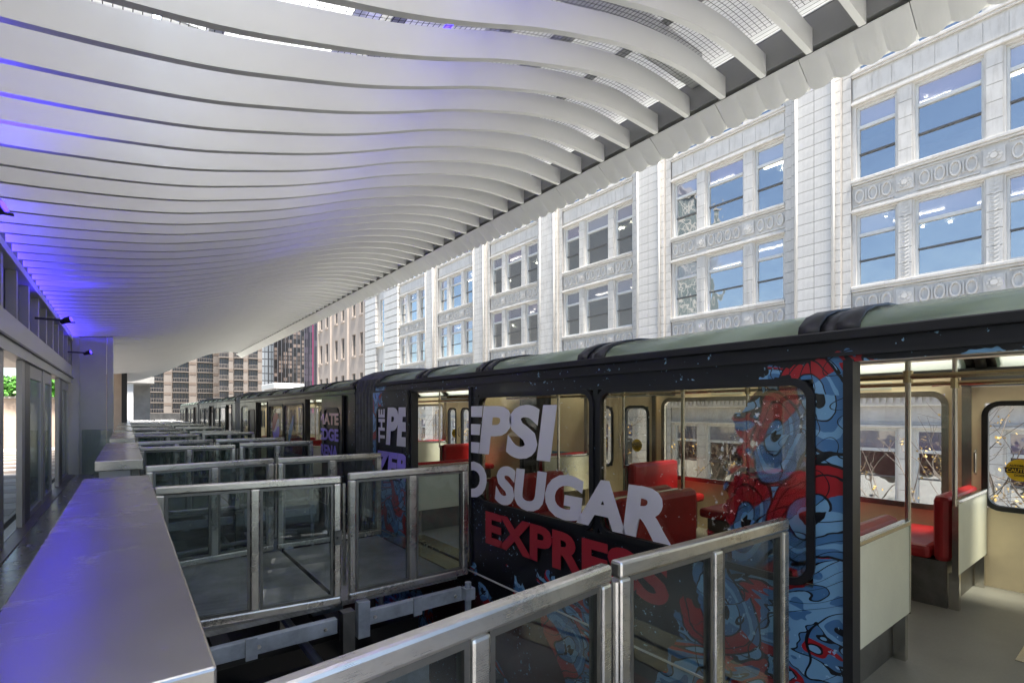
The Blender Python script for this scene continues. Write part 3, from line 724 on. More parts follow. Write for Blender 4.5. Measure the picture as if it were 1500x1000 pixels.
def bridge(k):
    y0, y1 = 4.30+PERIOD*k, 6.30+PERIOD*k
    t = thing('boarding_bridge', f'{ORD[k]} dark tread plate boarding bridge in front of a train door' if k >= 0 else 'dark tread plate boarding bridge beside the camera', 'bridge', (0.14, y0, 0), 0, 'boarding bridges between platform and train')
    part('tread_plate', MB().box(0.14, 1.42, y0, y1, -0.05, -0.012), 'tread', t)
    part('tread_plate', MB().box(1.46, 2.60, y0, y1, -0.05, -0.010), 'tread', t)
    part('threshold_strip', MB().box(2.61, 2.84, y0+0.2, y1-0.2, -0.05, -0.004), 'brass', t)
    for yy in (y0-0.10, y1+0.05):
        for (xa, xb) in ((0.20, 1.38), (1.56, 2.60)):
            b = part('edge_beam', MB().box(xa, xb, yy-0.03, yy+0.04, -0.22, -0.10), 'bluegrey', t, bevel=0.006)
            for xx in (xa+0.06, xa+0.14, (xa+xb)/2, xb-0.1):
                part('bolt', MB().tube([(xx, yy-0.045, -0.16),(xx, yy-0.028, -0.16)], 0.016, 6), 'steel', b)
            part('slide_bracket', MB().box(xa+0.5, xa+0.58, yy-0.05, yy-0.031, -0.24, -0.08), 'bluegrey', b)
        part('support_post', MB().box(0.20, 0.30, yy-0.05, yy+0.05, -1.0, -0.221), 'bluegrey', t)
        part('support_post', MB().box(1.42, 1.52, yy-0.05, yy+0.05, -1.0, -0.06), 'steel_dark', t)
        part('actuator', MB().tube([(0.5,yy-0.25,-0.55),(2.3,yy-0.25,-0.45)], 0.04, 10), 'steel_dark', t)
        part('gear_box', MB().box(1.7, 2.05, yy-0.36, yy-0.14, -0.75, -0.52), 'bluegrey', t, bevel=0.01)
for k in range(-1, NB-1): bridge(k)

# ================================================================== MONORAIL
TX0, TX1 = 2.92, 6.41; TXC = (TX0+TX1)/2
ROOF = [(2.925,1.975),(2.945,2.045),(3.03,2.105),(3.17,2.150),(3.36,2.183),(3.62,2.200)]
def mir(p): return [(2*TXC-x, z) for x, z in p]
WZ0, WZ1 = 0.66, 1.775; DZ1 = 1.855
def build_car(idx, label, y0, y1, doors, wins, leaves, sky, detail, mats):
    t = thing('monorail_car', label, 'train car', (TXC, y0, 0), 0, 'coupled monorail cars')
    body_m, glass_m = mats
    # near and far side shells
    holesN = [(a,b,WZ0,WZ1) for a,b in wins] + [(a,b,-0.02,DZ1) for a,b in doors]
    FO = 0.18                                # the far side's openings sit a little further along
    holesF = [(a+FO,b+FO,WZ0,WZ1) for a,b in wins] + [(a+FO,b+FO,-0.02,DZ1) for a,b in doors]
    part('near_side', MB().plate(TX0, TX0+0.05, y0, y1, -2.1, 1.975, holesN), body_m, t)
    part('far_side', MB().plate(TX1-0.05, TX1, y0, y1, -2.1, 1.975, holesF), body_m, t)
    ln = part('near_lining', MB().plate(TX0+0.053, TX0+0.075, y0+0.05, y1-0.05, 0.0, 1.97, holesN), 'lining', t)
    lf = part('far_lining', MB().plate(TX1-0.075, TX1-0.053, y0+0.05, y1-0.05, 0.0, 1.97, holesF), 'lining', t)
    # gasketed windows
    for a, b in wins:
        wn_ = part('window', MB().rring(TX0-0.014, TX0+0.03, a-0.012, b+0.012, WZ0-0.012, WZ1+0.012, 0.042, 0.085), 'black', t)
        part('pane', MB().rpane(TX0+0.004, TX0+0.012, a+0.02, b-0.02, WZ0+0.02, WZ1-0.02, 0.09), glass_m, wn_)
        if detail:
            part('inner_trim', MB().rring(TX0+0.06, TX0+0.082, a-0.03, b+0.03, WZ0-0.03, WZ1+0.03, 0.04, 0.09), 'chrome', wn_)
        wf = part('window', MB().rring(TX1-0.095, TX1-0.05, a+FO-0.03, b+FO+0.03, WZ0-0.03, WZ1+0.03, 0.055, 0.085), 'chrome', t)
        part('pane', MB().rpane(TX1-0.022, TX1-0.014, a+FO-0.02, b+FO+0.02, WZ0-0.02, WZ1+0.02, 0.06), 'farglass', wf)
    # far doors stay shut: two leaves with windows
    for a, b in doors:
        for (p, q) in ((a+FO, (a+b)/2+FO-0.004), ((a+b)/2+FO+0.004, b+FO)):
            d = part('far_door', MB().plate(TX1-0.11, TX1-0.05, p, q, 0.0, DZ1-0.02, [(p+0.12, q-0.12, 0.72, 1.68)]), 'lining', t)
            part('door_window', MB().rring(TX1-0.122, TX1-0.06, p+0.10, q-0.10, 0.70, 1.70, 0.045, 0.09), 'black', d)
            part('pane', MB().rpane(TX1-0.085, TX1-0.078, p+0.12, q-0.12, 0.72, 1.68, 0.08), 'farglass', d)
            if detail: part('handle', MB().tube([(TX1-0.12,q-0.06,1.02),(TX1-0.15,q-0.06,1.04),(TX1-0.15,q-0.06,1.22),(TX1-0.12,q-0.06,1.24)], 0.01, 6), 'chrome', d)
        for yy in (a, b):
            part('door_post', MB().box(TX0-0.02, TX0+0.08, yy-0.022, yy+0.022, -0.03, DZ1+0.01), 'black', t)
            part('far_door_post', MB().box(TX1-0.14, TX1-0.112, yy+FO-0.035, yy+FO+0.035, 0.0, 1.93), 'chrome', t)
        part('sill_plate', MB().box(TX0-0.05, TX0+0.16, a+0.02, b-0.02, -0.03, 0.006), 'brass', t)
        part('door_track', MB().box(TX0+0.08, TX0+0.2, a-0.1, b+0.1, DZ1, DZ1+0.09), 'black', t)
        part('far_track', MB().box(TX1-0.24, TX1-0.15, a-0.2, b+0.2, DZ1-0.02, DZ1+0.10), 'lead', t)
    for (a, b) in leaves:
        d = part('sliding_door', MB().plate(TX0-0.055, TX0-0.016, a, b, -0.03, DZ1+0.02, [(a+0.16, b-0.16, 0.70, 1.66)]), body_m, t)
        part('door_window', MB().rring(TX0-0.066, TX0-0.02, a+0.14, b-0.14, 0.68, 1.68, 0.04, 0.085), 'black', d)
        part('pane', MB().rpane(TX0-0.045, TX0-0.038, a+0.16, b-0.16, 0.70, 1.66, 0.08), M['art_dark'], d)
    # floor, ceiling, roof
    part('floor', MB().box(TX0+0.055, TX1-0.055, y0+0.02, y1-0.02, -0.07, 0.0), 'carfloor', t)
    part('ceiling', MB().box(ROOF[-1][0]-0.1, 2*TXC-ROOF[-1][0]+0.1, y0+0.02, y1-0.02, 2.06, 2.12), 'ceil', t)
    part('ceiling_rail', MB().tube([(4.08,y0+0.1,1.83),(4.08,y1-0.1,1.83)], 0.018, 8), 'brass', t)
    part('ceiling_rail', MB().tube([(5.26,y0+0.1,1.83),(5.26,y1-0.1,1.83)], 0.018, 8), 'brass', t)
    rf = part('roof_deck', MB().sweep([ROOF[-1],(TXC,2.215),mir(ROOF)[-1]], y0, y1), 'roofwhite', t, smooth=True)
    sm = rf.modifiers.new("solid", 'SOLIDIFY'); sm.thickness = 0.04; sm.offset = -1
    for side, P in (('near', ROOF), ('far', mir(ROOF))):
        for (a, b) in sky:
            g = part('skylight', MB().sweep(P, a+0.11, b-0.11), 'skylight', t, smooth=True)
            sm = g.modifiers.new("solid", 'SOLIDIFY'); sm.thickness = 0.012; sm.offset = 0
        cuts = [y0] + [v for s_ in sky for v in (s_[0]+0.11, s_[1]-0.11)] + [y1]
        for i in range(0, len(cuts), 2):
            if cuts[i+1]-cuts[i] < 0.01: continue
            P2 = [(x + (-0.012 if side == 'near' else 0.012), z+0.012) for x, z in P]
            m_ = MB()
            a, b = cuts[i], cuts[i+1]
            if i > 0 and i < len(cuts)-2:
                m_.sweep(P2, a-0.035, a+0.07); m_.sweep(P, a+0.07, b-0.07); m_.sweep(P2, b-0.07, b+0.035)
            else: m_.sweep(P2, a, b)
            g = part('roof_rib', m_, 'black', t, smooth=True)
            sm = g.modifiers.new("solid", 'SOLIDIFY'); sm.thickness = 0.018; sm.offset = 0
        gx = TX0 if side == 'near' else TX1
        part('gutter', MB().box(gx-0.022, gx+0.022, y0, y1, 1.965, 2.02), 'black', t, bevel=0.008)
    part('drip_rail', MB().box(TX0-0.016, TX0-0.002, y0, y1, 1.885, 1.905), 'black', t)
    part('pinstripe', MB().box(TX0-0.006, TX0-0.002, y0, y1, -0.10, -0.084), 'mull', t)
    return t

M['txt_b2'] = paint('placard_blue', (0.10, 0.30, 0.48), 0.5, 0.05)
M['art_dark'] = paint('dark_tinted_pane', (0.02, 0.021, 0.026), 0.35, 0.1, spec=0.25)
CARS = [
 dict(y0=-6.5, y1=7.14, doors=[(-5.5,-4.1),(-0.41,1.0),(4.54,5.95)], wins=[(-3.9,-2.35),(-2.25,-0.6),(1.17,2.72),(2.775,4.41)], leaves=[(-1.75,-0.43),(5.97,7.10)],
      sky=[(-6.4,-4.9),(-4.9,-3.4),(-3.4,-1.9),(-1.9,-0.4),(-0.4,1.1),(1.1,2.8),(2.8,4.3),(4.3,5.7),(5.7,7.1)], label='dark wrapped monorail car nearest the camera with an open doorway'),
 dict(y0=7.98, y1=18.3, doors=[(9.56,10.77),(14.3,15.5)], wins=[(10.95,12.55),(12.65,14.15),(16.8,18.0)], leaves=[(8.45,9.54),(15.52,16.7)],
      sky=[(8.1,9.6),(9.6,11.1),(11.1,12.6),(12.6,14.1),(14.1,15.6),(15.6,17.0),(17.0,18.2)], label='second monorail car, dark, with a round emblem on its window'),
 dict(y0=19.2, y1=29.6, doors=[(19.9,21.1),(24.6,25.8)], wins=[(21.3,22.8),(22.9,24.4),(26.0,27.6),(27.7,29.3)], leaves=[],
      sky=[(19.3+1.45*i,19.3+1.45*(i+1)) for i in range(7)], label='third monorail car of the train, with pale windows'),
 dict(y0=30.5, y1=41.0, doors=[(31.2,32.4),(35.9,37.1)], wins=[(32.6,34.1),(34.2,35.7),(37.3,38.9),(39.0,40.6)], leaves=[],
      sky=[(30.6+1.45*i,30.6+1.45*(i+1)) for i in range(7)], label='farthest monorail car of the train'),
]
cars = []
for i, c in enumerate(CARS):
    bm_ = m_body('wrapped_body_%d' % i, c['y0'], i == 0); gm = m_artglass('wrapped_glass_%d' % i, c['y0']) if i == 0 else M['trainglass']
    cars.append(build_car(i, c['label'], c['y0'], c['y1'], c['doors'], c['wins'], c['leaves'], c['sky'], i < 2, (bm_, gm)))
def bellows(parent, ya, yb):
    P = [(2.99,-1.9),(2.98,1.9),(3.02,2.04),(3.12,2.12),(3.3,2.19),(3.7,2.225),(TXC,2.235)]
    P = P + mir(P)[::-1][1:]
    mb = MB(); n = 28; k = len(P)
    for i in range(n+1):
        u = i/n; d = (-0.03, 0.045, 0.06, 0.045)[i % 4]
        for (x, z) in P:
            s_ = -1 if x < TXC-0.01 else (1 if x > TXC+0.01 else 0)
            mb.v.append((x + s_*d, ya + (yb-ya)*u, z + (d if z > 2.0 else 0)))
    for i in range(n):
        for j in range(k-1): a = i*k+j; mb.f.append((a, a+1, a+k+1, a+k))
    o = part('bellows', mb, 'bellows', parent)
    part('coupler_floor', MB().box(TX0+0.5, TX1-0.5, ya-0.05, yb+0.05, -0.05, -0.01), 'carfloor', parent)
bellows(cars[0], 7.10, 8.02); bellows(cars[1], 18.26, 19.24); bellows(cars[2], 29.56, 30.54)

# seats, poles
def seat(parent, x0, x1, yp, d):
    def bx(a, b, z0, z1, xa=x0, xb=x1): return MB().box(xa, xb, min(a,b), max(a,b), z0, z1)
    s_ = part('seat', bx(yp+0.16*d, yp+0.56*d, 0.38, 0.49), 'red', parent, bevel=0.035)
    part('backrest', bx(yp+0.03*d, yp+0.15*d, 0.37, 0.92), 'red', s_, bevel=0.05)
    part('back_panel', bx(yp-0.012*d, yp+0.014*d, 0.29, 0.86), 'panel', s_)
    part('panel_cap', bx(yp-0.022*d, yp+0.024*d, 0.862, 0.895), 'chrome', s_, bevel=0.006)
    for xx in (x0-0.012, x1): part('panel_edge', bx(yp-0.02*d, yp+0.02*d, 0.285, 0.861, xx, xx+0.012), 'chrome', s_)
    part('seat_base', bx(yp+0.06*d, yp+0.46*d, 0.0, 0.378, x0+0.03, x1-0.03), 'steel_dark', s_)
    for xx in (x0+0.06, x1-0.06): part('leg', bx(yp-0.015*d, yp+0.05*d, 0.0, 0.29, xx-0.025, xx+0.025), 'chrome', s_)
def pole(parent, x, y):
    part('grab_pole', MB().tube([(x,y,0.85),(x,y,2.06)], 0.017, 10), 'chrome', parent)
    part('pole_joint', MB().tube([(x,y,1.79),(x,y,1.87)], 0.028, 10), 'brass', parent)
for (xa, xb, ax) in ((3.03, 4.06, 4.085), (5.28, 6.28, 5.255)):
    for (yp, d) in ((1.06,1), (2.72,-1), (2.79,1), (4.44,-1), (6.08,1)): seat(cars[0], xa, xb, yp, d)
    for (yp, d) in ((9.4,-1), (10.90,1), (12.5,-1), (12.57,1), (14.15,-1), (15.65,1)): seat(cars[1], xa, xb, yp, d)
    for yy in (1.06, 2.75, 4.44): pole(cars[0], ax, yy)
    for yy in (9.4, 10.9, 14.15): pole(cars[1], ax, yy)
hatch = part('floor_hatch', MB().box(4.55, 5.05, 0.05, 0.62, 0.0005, 0.006), 'chrome', cars[0])
part('hatch_plate', MB().box(4.60, 5.0, 0.10, 0.57, 0.0062, 0.009), 'carfloor', hatch)
part('hatch_ring', MB().tube([(4.85,0.5,0.012),(4.92,0.5,0.03),(4.92,0.42,0.03),(4.85,0.42,0.012)], 0.006, 6), 'chrome', hatch)
for (yy, zc) in ((3.6, 1.87), (2.0, 1.87)):
    part('notice', MB().box(TX1-0.084, TX1-0.078, yy-0.22, yy+0.22, zc-0.04, zc+0.04), 'panel', cars[0])
pl = part('route_placard', MB().box(TX1-0.13, TX1-0.12, 6.2, 7.0, 0.78, 0.88), M['txt_b2'], cars[0])
for yy in (1.32, 4.62): part('vent_grille', MB().box(TX1-0.08, TX1-0.076, yy-0.1, yy+0.1, 0.32, 0.42), 'lead', cars[0])
part('red_handle', MB().tube([(TX1-0.2,1.42,1.86),(TX1-0.2,1.20,1.88)], 0.018, 8), 'red', cars[0])

# writing on the wrap
XT = TX0-0.019; XL = TX0-0.070
c0 = cars[0]
lettering(c0, 'EPSI', XT, 4.83, 3.17, 1.165, 1.665, 'txt_w', 0.045, 0.12, clip=(3.0, 4.51))
lettering(c0, 'O SUGAR', XT, 4.74, 2.04, 0.70, 1.08, 'txt_w', 0.05, 0.12, clip=(1.9, 4.51))
lettering(c0, 'EXPRESS', XT, 4.24, 2.06, 0.27, 0.60, 'txt_r', 0.04, 0.0)
lettering(c0, 'THE', XL, 6.64, 6.86, 1.17, 1.64, 'txt_w', 0.04, 0.0, vertical=True)
lettering(c0, 'PE', XL, 6.60, 5.86, 1.15, 1.66, 'txt_w', 0.05, 0.12, clip=(5.98, 7.0))
lettering(c0, 'ZERO', XL, 6.98, 5.45, 0.70, 1.06, 'txt_v', 0.05, 0.12, clip=(5.98, 7.08))
c1 = cars[1]
lettering(c1, 'CLIMATE', XL, 10.30, 8.56, 1.37, 1.58, 'txt_s', 0.04, clip=(8.5, 9.53))
lettering(c1, 'PLEDGE', XL, 10.10, 8.56, 1.09, 1.31, 'txt_v', 0.04, clip=(8.5, 9.53))
lettering(c1, 'ARENA', XL, 9.85, 8.60, 0.81, 1.02, 'txt_v', 0.04, clip=(8.5, 9.53))
def globe(parent, cy, cz, r):
    xx = TX0-0.008
    def strip(lo, hi, mat):
        mb = MB(); n = 24
        for i in range(n):
            ya, yb = cy + r - 2*r*i/n, cy + r - 2*r*(i+1)/n
            def cl(y, f): 
                h = math.sqrt(max(r*r-(y-cy)**2, 0)); return cz + max(-h, min(h, f((cy-y)/r)*r))
            mb.quad((xx,ya,cl(ya,lo)),(xx,yb,cl(yb,lo)),(xx,yb,cl(yb,hi)),(xx,ya,cl(ya,hi)))
        part('emblem', mb, mat, parent)
    up = lambda u: 0.18+0.42*math.sin(u*2.2); dn = lambda u: -0.12+0.22*math.sin(u*2.6-0.4)
    strip(up, lambda u: 2, 'txt_r'); strip(dn, up, 'txt_w'); strip(lambda u: -2, dn, 'txt_v')
globe(c1, 13.35, 1.22, 0.36)
mb = MB()
for i in range(16):
    def pt(u, s_): return (TX0-0.008, 11.9+0.22*math.cos(u*2.6)+s_*0.14*math.sin(u*math.pi), 0.8+0.75*u)
    a, b = i/16, (i+1)/16; mb.quad(pt(a,-1), pt(b,-1), pt(b,1), pt(a,1))
part('emblem', mb, M['txt_b'] if 'txt_b' in M else m_vinyl('vinyl_blue', (0.12, 0.32, 0.6), 0.9), c1)

def sticker(parent, cy, cz, r):
    x = TX1-0.088
    s_ = part('caution_sticker', MB().disc((cy,cz), r, x-0.001, x+0.001, 28), 'yellow', parent)
    part('sticker_band', MB().box(x-0.0022, x-0.0012, cy-r*1.02, cy+r*1.02, cz-0.026, cz+0.022), 'ink', s_)
    lettering(s_, 'CAUTION', x-0.0028, cy+r*0.9, cy-r*0.9, cz-0.018, cz+0.014, 'yellow', 0.02)
    lettering(s_, 'AUTOMATIC', x-0.0028, cy+r*0.72, cy-r*0.72, cz+0.030, cz+0.050, 'ink', 0.02)
    lettering(s_, 'DOOR', x-0.0028, cy+r*0.38, cy-r*0.38, cz-0.056, cz-0.036, 'ink', 0.02)
for (a, b) in ((-0.41,1.0),(4.54,5.95)):
    m_ = (a+b)/2+0.18
    sticker(c0, (m_+b+0.18)/2, 1.08, 0.098); sticker(c0, (m_+a+0.18)/2, 1.08, 0.098)
sticker(c1, 10.6, 1.08, 0.098)

# ================================================================== WHITE TERRACOTTA BUILDING
BX = 21.3
bd = thing('white_building', 'white terracotta office building with tall piers and grouped windows across the street', 'building', (BX, 20, GZ))
PW, BW = 2.35, 5.4; PER = PW+BW
piers = [7.2 + PER*k for k in range(-1, 5)]          # start of each pier
bays = [p+PW for p in piers]                         # start of each bay
YA, YB = piers[0], piers[-1]+PW+0.0
WINS = [(0.10,1.30),(1.80,3.55),(4.05,5.28)]
ROWS = [(-3.2,-0.6),(4.6,7.2),(8.5,11.15),(12.45,15.1)]   # sill and head above eye level
zz = lambda r: r+EYE
holes = [(b+a, b+c, zz(s_), zz(h)) for b in bays for a, c in WINS for s_, h in ROWS if b+c < YB+6]
part('wall', MB().plate(BX, BX+0.35, YA, YB+BW, GZ, zz(17.5), holes), 'terra', bd)
part('room_shell', MB().quad((BX+7,YA,GZ),(BX+7,YB+BW,GZ),(BX+7,YB+BW,zz(17)),(BX+7,YA,zz(17))), 'room', bd)
for (s_, h) in ROWS:
    part('floor_slab', MB().box(BX+0.36, BX+7, YA, YB+BW, zz(h)+0.1, zz(h)+1.2), 'room', bd)
rg = random.Random(11)
me_rail = {}
for bi, b in enumerate(bays):
    for wi, (a, c) in enumerate(WINS):
        for ri, (s_, h) in enumerate(ROWS):
            ya, yb, za, zb = b+a, b+c, zz(s_), zz(h)
            key = (wi, ri); zt = zb-0.74; zm = za+0.93
            if key not in me_rail:
                f = MB(); q = 0.075
                L_ = c-a; H_ = zb-za
                f.box(0.12,0.22,0,q,0,H_).box(0.12,0.22,L_-q,L_,0,H_).box(0.12,0.22,q,L_-q,0,q).box(0.12,0.22,q,L_-q,H_-q,H_)
                f.box(0.10,0.22,q,L_-q,H_-0.80,H_-0.69)
                rl = MB().box(0.11,0.20,q,L_-q,0.90,0.95)
                gl = MB().box(0.185,0.19,q,L_-q,q,H_-0.80); tp = MB().box(0.185,0.19,q,L_-q,H_-0.69,H_-q)
                me_rail[key] = (f.mesh('window','mull'), rl.mesh('sash_rail','lead'), gl.mesh('pane','towerglass'), tp.mesh('transom_pane','transom'))
            ms = me_rail[key]
            wdw = part('window', None, None, bd, me=ms[0], loc=(0, ya-20, za-GZ))
            part('sash_rail', None, None, wdw, me=ms[1]); part('pane', None, None, wdw, me=ms[2]); part('transom_pane', None, None, wdw, me=ms[3])
            if rg.random() < 0.35:
                hb = rg.choice((0.5, 0.9, 1.4)); H_ = zb-za
                part('blind', MB().box(BX+0.26, BX+0.265, ya+0.08, yb-0.08, zb-0.70-hb, zb-0.70), 'blind', wdw)
    # ceiling lamps in the rooms
    for (s_, h) in ROWS[1:3]:
        for q in range(2):
            yy = b+0.6+2.5*q+rg.uniform(-0.3,0.3); xx = BX+1.2+rg.uniform(0,1.5)
            part('ceiling_lamp', MB().box(xx, xx+0.12, yy, yy+1.5, zz(h)+0.02, zz(h)+0.06), 'lampw', bd)
        for q in range(5):
            xx, yy = BX+rg.uniform(0.8,5), b+rg.uniform(0.2,5.2)
            part('downlight', MB().box(xx, xx+0.09, yy, yy+0.09, zz(h)-0.02, zz(h)+0.03), 'lampw', bd)
# sills, lintels, cornices, spandrel ornaments per bay
def ornament(y0, y1, z0, z1):
    mb = MB(); L_ = y1-y0; n = max(2, round(L_/0.44)); cz = (z0+z1)/2; rh = (z1-z0)*0.34
    mb.box(BX-0.05, BX-0.002, y0, y1, z1-0.05, z1).box(BX-0.05, BX-0.002, y0, y1, z0, z0+0.05)
    for i in range(n):
        cy = y0 + L_*(i+0.5)/n
        k = 14; n0 = len(mb.v); ro = 0.145
        for j in range(k):
            an = 2*math.pi*j/k
            mb.v += [(BX-0.075, cy+ro*math.cos(an), cz+rh*math.sin(an)), (BX-0.075, cy+ro*0.74*math.cos(an), cz+rh*0.74*math.sin(an)), (BX-0.002, cy+(ro+.02)*math.cos(an), cz+(rh+.02)*math.sin(an)), (BX-0.01, cy+ro*0.68*math.cos(an), cz+rh*0.68*math.sin(an))]
        for j in range(k):
            a = n0+4*j; b_ = n0+4*((j+1) % k)
            mb.f += [(a,b_,b_+1,a+1),(a,a+2,b_+2,b_),(a+1,b_+1,b_+3,a+3)]
        mb.f.append(tuple(n0+4*j+3 for j in range(k)))
        if i < n-1: mb.box(BX-0.045, BX-0.002, cy+L_/n/2-0.025, cy+L_/n/2+0.025, cz-rh*0.8, cz+rh*0.8)
    return mb
def rosette(cy, cz, r):
    mb = MB().box(BX-0.075, BX-0.051, cy-r*1.25, cy+r*1.25, cz-r*1.3, cz+r*1.3)
    mb.disc((cy,cz), r, BX-0.10, BX-0.075, 16).disc((cy,cz), r*0.45, BX-0.135, BX-0.10, 12)
    for j in range(8):
        an = j*math.pi/4; mb.disc((cy+r*0.72*math.cos(an), cz+r*0.72*math.sin(an)), r*0.2, BX-0.118, BX-0.10, 8)
    return mb
for b in bays:
    for ri, (s_, h) in enumerate(ROWS):
        zs_, zh = zz(s_), zz(h)
        part('sill_course', MB().box(BX-0.16, BX-0.001, b, b+BW, zs_-0.14, zs_-0.03).box(BX-0.11, BX-0.0015, b, b+BW, zs_-0.22, zs_-0.14), 'terra', bd, bevel=0.02)
        part('lintel_course', MB().box(BX-0.13, BX-0.001, b, b+BW, zh+0.06, zh+0.15).box(BX-0.07, BX-0.0015, b, b+BW, zh+0.15, zh+0.22), 'terra', bd, bevel=0.02)
        for (ya, yb) in ((1.30,1.80),(3.55,4.05)):
            mb = MB(); n_ = 5; z_ = zs_-0.03; hh = (zh+0.06-z_)/n_
            for q in range(n_): mb.box(BX-0.05, BX-0.012, b+ya+0.06, b+yb-0.06, z_+hh*q+0.010, z_+hh*(q+1)-0.010)
            part('mullion', mb, 'terra', bd); part('mullion_core', MB().box(BX-0.035, BX-0.001, b+ya+0.065, b+yb-0.065, z_, zh+0.06), 'joint', bd)
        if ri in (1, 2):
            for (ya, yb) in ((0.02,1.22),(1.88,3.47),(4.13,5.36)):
                part('spandrel_field', MB().box(BX-0.006, BX-0.001, b+ya, b+yb, zs_-1.0, zs_-0.28), 'relief_shade', bd)
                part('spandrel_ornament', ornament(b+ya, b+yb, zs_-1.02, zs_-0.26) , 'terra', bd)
            for ya in (1.55, 3.80):
                part('rosette', rosette(b+ya, zs_-0.62, 0.2), 'terra', bd)
            if ri == 1:
                for ya in (1.55, 3.80):
                    mb = MB(); z = zs_+0.02
                    while z < zh-0.1:
                        mb.quad((BX-0.052,b+ya-0.12,z+0.06),(BX-0.075,b+ya,z),(BX-0.075,b+ya,z+0.06),(BX-0.052,b+ya-0.12,z+0.12)).quad((BX-0.075,b+ya,z),(BX-0.052,b+ya+0.12,z+0.06),(BX-0.052,b+ya+0.12,z+0.12),(BX-0.075,b+ya,z+0.06)); z += 0.13
                    part('leaf_carving', mb, 'terra', bd)
        if ri == 3:
            part('block_band', MB().box(BX-0.03, BX-0.001, b+0.02, b+BW-0.02, zs_-1.0, zs_-0.3), 'terra', bd)
            me_bb = None
            for i in range(9):
                yy = b+0.05+0.59*i
                part('block', MB().box(BX-0.05, BX-0.031, yy, yy+0.575, zs_-0.98, zs_-0.32), 'terra', bd)
    part('street_cornice', MB().box(BX-0.5, BX-0.001, b, b+BW, zz(0.5), zz(0.75)).box(BX-0.3, BX-0.0015, b, b+BW, zz(0.2), zz(0.5)), 'terra', bd, bevel=0.04)
    mb = MB()
    for i in range(27): mb.box(BX-0.38, BX-0.301, b+0.05+0.2*i, b+0.15+0.2*i, zz(0.32), zz(0.49))
    part('dentil_row', mb, 'terra', bd)
# piers: real blocks with open joints; the two nearest visible ones block by block, the others joined
COLS = [(0.00,0.30,0.10),(0.30,0.52,0.24),(0.52,1.17,0.34),(1.17,1.83,0.34),(1.83,2.05,0.24),(2.05,2.35,0.10)]
RH = 0.42
me_b = {}
for (ca, cb, pr) in COLS:
    me_b[ca] = MB().box(-pr, -pr+0.08, ca+0.010, cb-0.010, 0.010, RH-0.010).mesh('block', 'terra')
for pi_, p in enumerate(piers):
    core = MB()
    for (ca, cb, pr) in COLS: core.box(BX-pr+0.015, BX-0.001, p+ca, p+cb, GZ, zz(17.3))
    part('pier_core', core, 'joint', bd)
    st_ = MB(); nr = int((zz(17.2)-GZ)/RH)
    for r in range(nr):
        z = GZ+RH*r
        single = pi_ in (1, 2) and 3.2 < z-EYE < 13.2
        for ci, (ca, cb, pr) in enumerate(COLS):
            if single and (pi_ == 1 or True):
                part('block', None, None, bd, me=me_b[ca], loc=(0, p-20, z-GZ))
            else:
                st_.box(BX-pr, BX-pr+0.08, p+ca+0.010, p+cb-0.010, z+0.010, z+RH-0.010)
    o = part('block_facing', st_, 'terra', bd); o["kind"] = "stuff"
    part('half_round', MB().tube([(BX-0.34,p+0.52,zz(1)),(BX-0.34,p+0.52,zz(17))], 0.06, 10), 'terra', bd, smooth=True)
    part('half_round', MB().tube([(BX-0.34,p+1.83,zz(1)),(BX-0.34,p+1.83,zz(17))], 0.06, 10), 'terra', bd, smooth=True)

# rusticated neighbour and beige neighbour further along
r0 = YB+BW
rb = thing('rusticated_building', 'narrow white rusticated building front beyond the piers', 'building', (BX, r0+4, GZ))
mb = MB(); z = GZ
wsl = [(r0+3.6, r0+5.2)]
part('wall', MB().plate(BX+0.05, BX+0.3, r0+0.02, r0+8.6, GZ, zz(22), [(r0+3.7, r0+5.1, zz(a), zz(a+4.6)) for a in (0.5, 7.2, 13.8)]), 'terra', rb)
while z < zz(21):
    for (ya, yb) in ((r0+0.1, r0+3.3), (r0+5.5, r0+8.5)):
        part('stone_course', MB().box(BX-0.25, BX+0.048, ya, yb, z+0.03, z+0.65), 'terra', rb)
    z += 0.69
for a in (0.5, 7.2, 13.8):
    f = MB()
    f.box(BX+0.1,BX+0.2,r0+3.7,r0+3.8,zz(a),zz(a+4.6)).box(BX+0.1,BX+0.2,r0+5.0,r0+5.1,zz(a),zz(a+4.6)).box(BX+0.1,BX+0.2,r0+3.8,r0+5.0,zz(a+2.2),zz(a+2.35))
    wdw = part('window', f, 'mull', rb); part('pane', MB().box(BX+0.15,BX+0.16,r0+3.8,r0+5.0,zz(a),zz(a+4.6)), 'towerglass', wdw)
    part('sill', MB().box(BX-0.3, BX+0.045, r0+3.4, r0+5.4, zz(a)-0.4, zz(a)-0.02), 'terra', rb)
part('backing', MB().box(BX+1.0, BX+1.2, r0, r0+8.6, GZ, zz(22)), 'room', rb)
b0 = r0+8.7
bb = thing('beige_building', 'beige stone building with pairs of narrow windows far along the street', 'building', (BX, b0+8, GZ))
hs = [(b0+y_, b0+y_+1.15, zz(z_), zz(z_+2.5)) for y_ in (0.9,3.4,7.2,9.7,13.5,16.0) for z_ in (-2.6,2.0,6.6,11.2,15.8,20.4)]
part('wall', MB().plate(BX, BX+0.5, b0, b0+18, GZ, zz(26), hs), 'beige', bb)
part('backing', MB().box(BX+1.0, BX+1.2, b0, b0+18, GZ, zz(26)), 'room', bb)
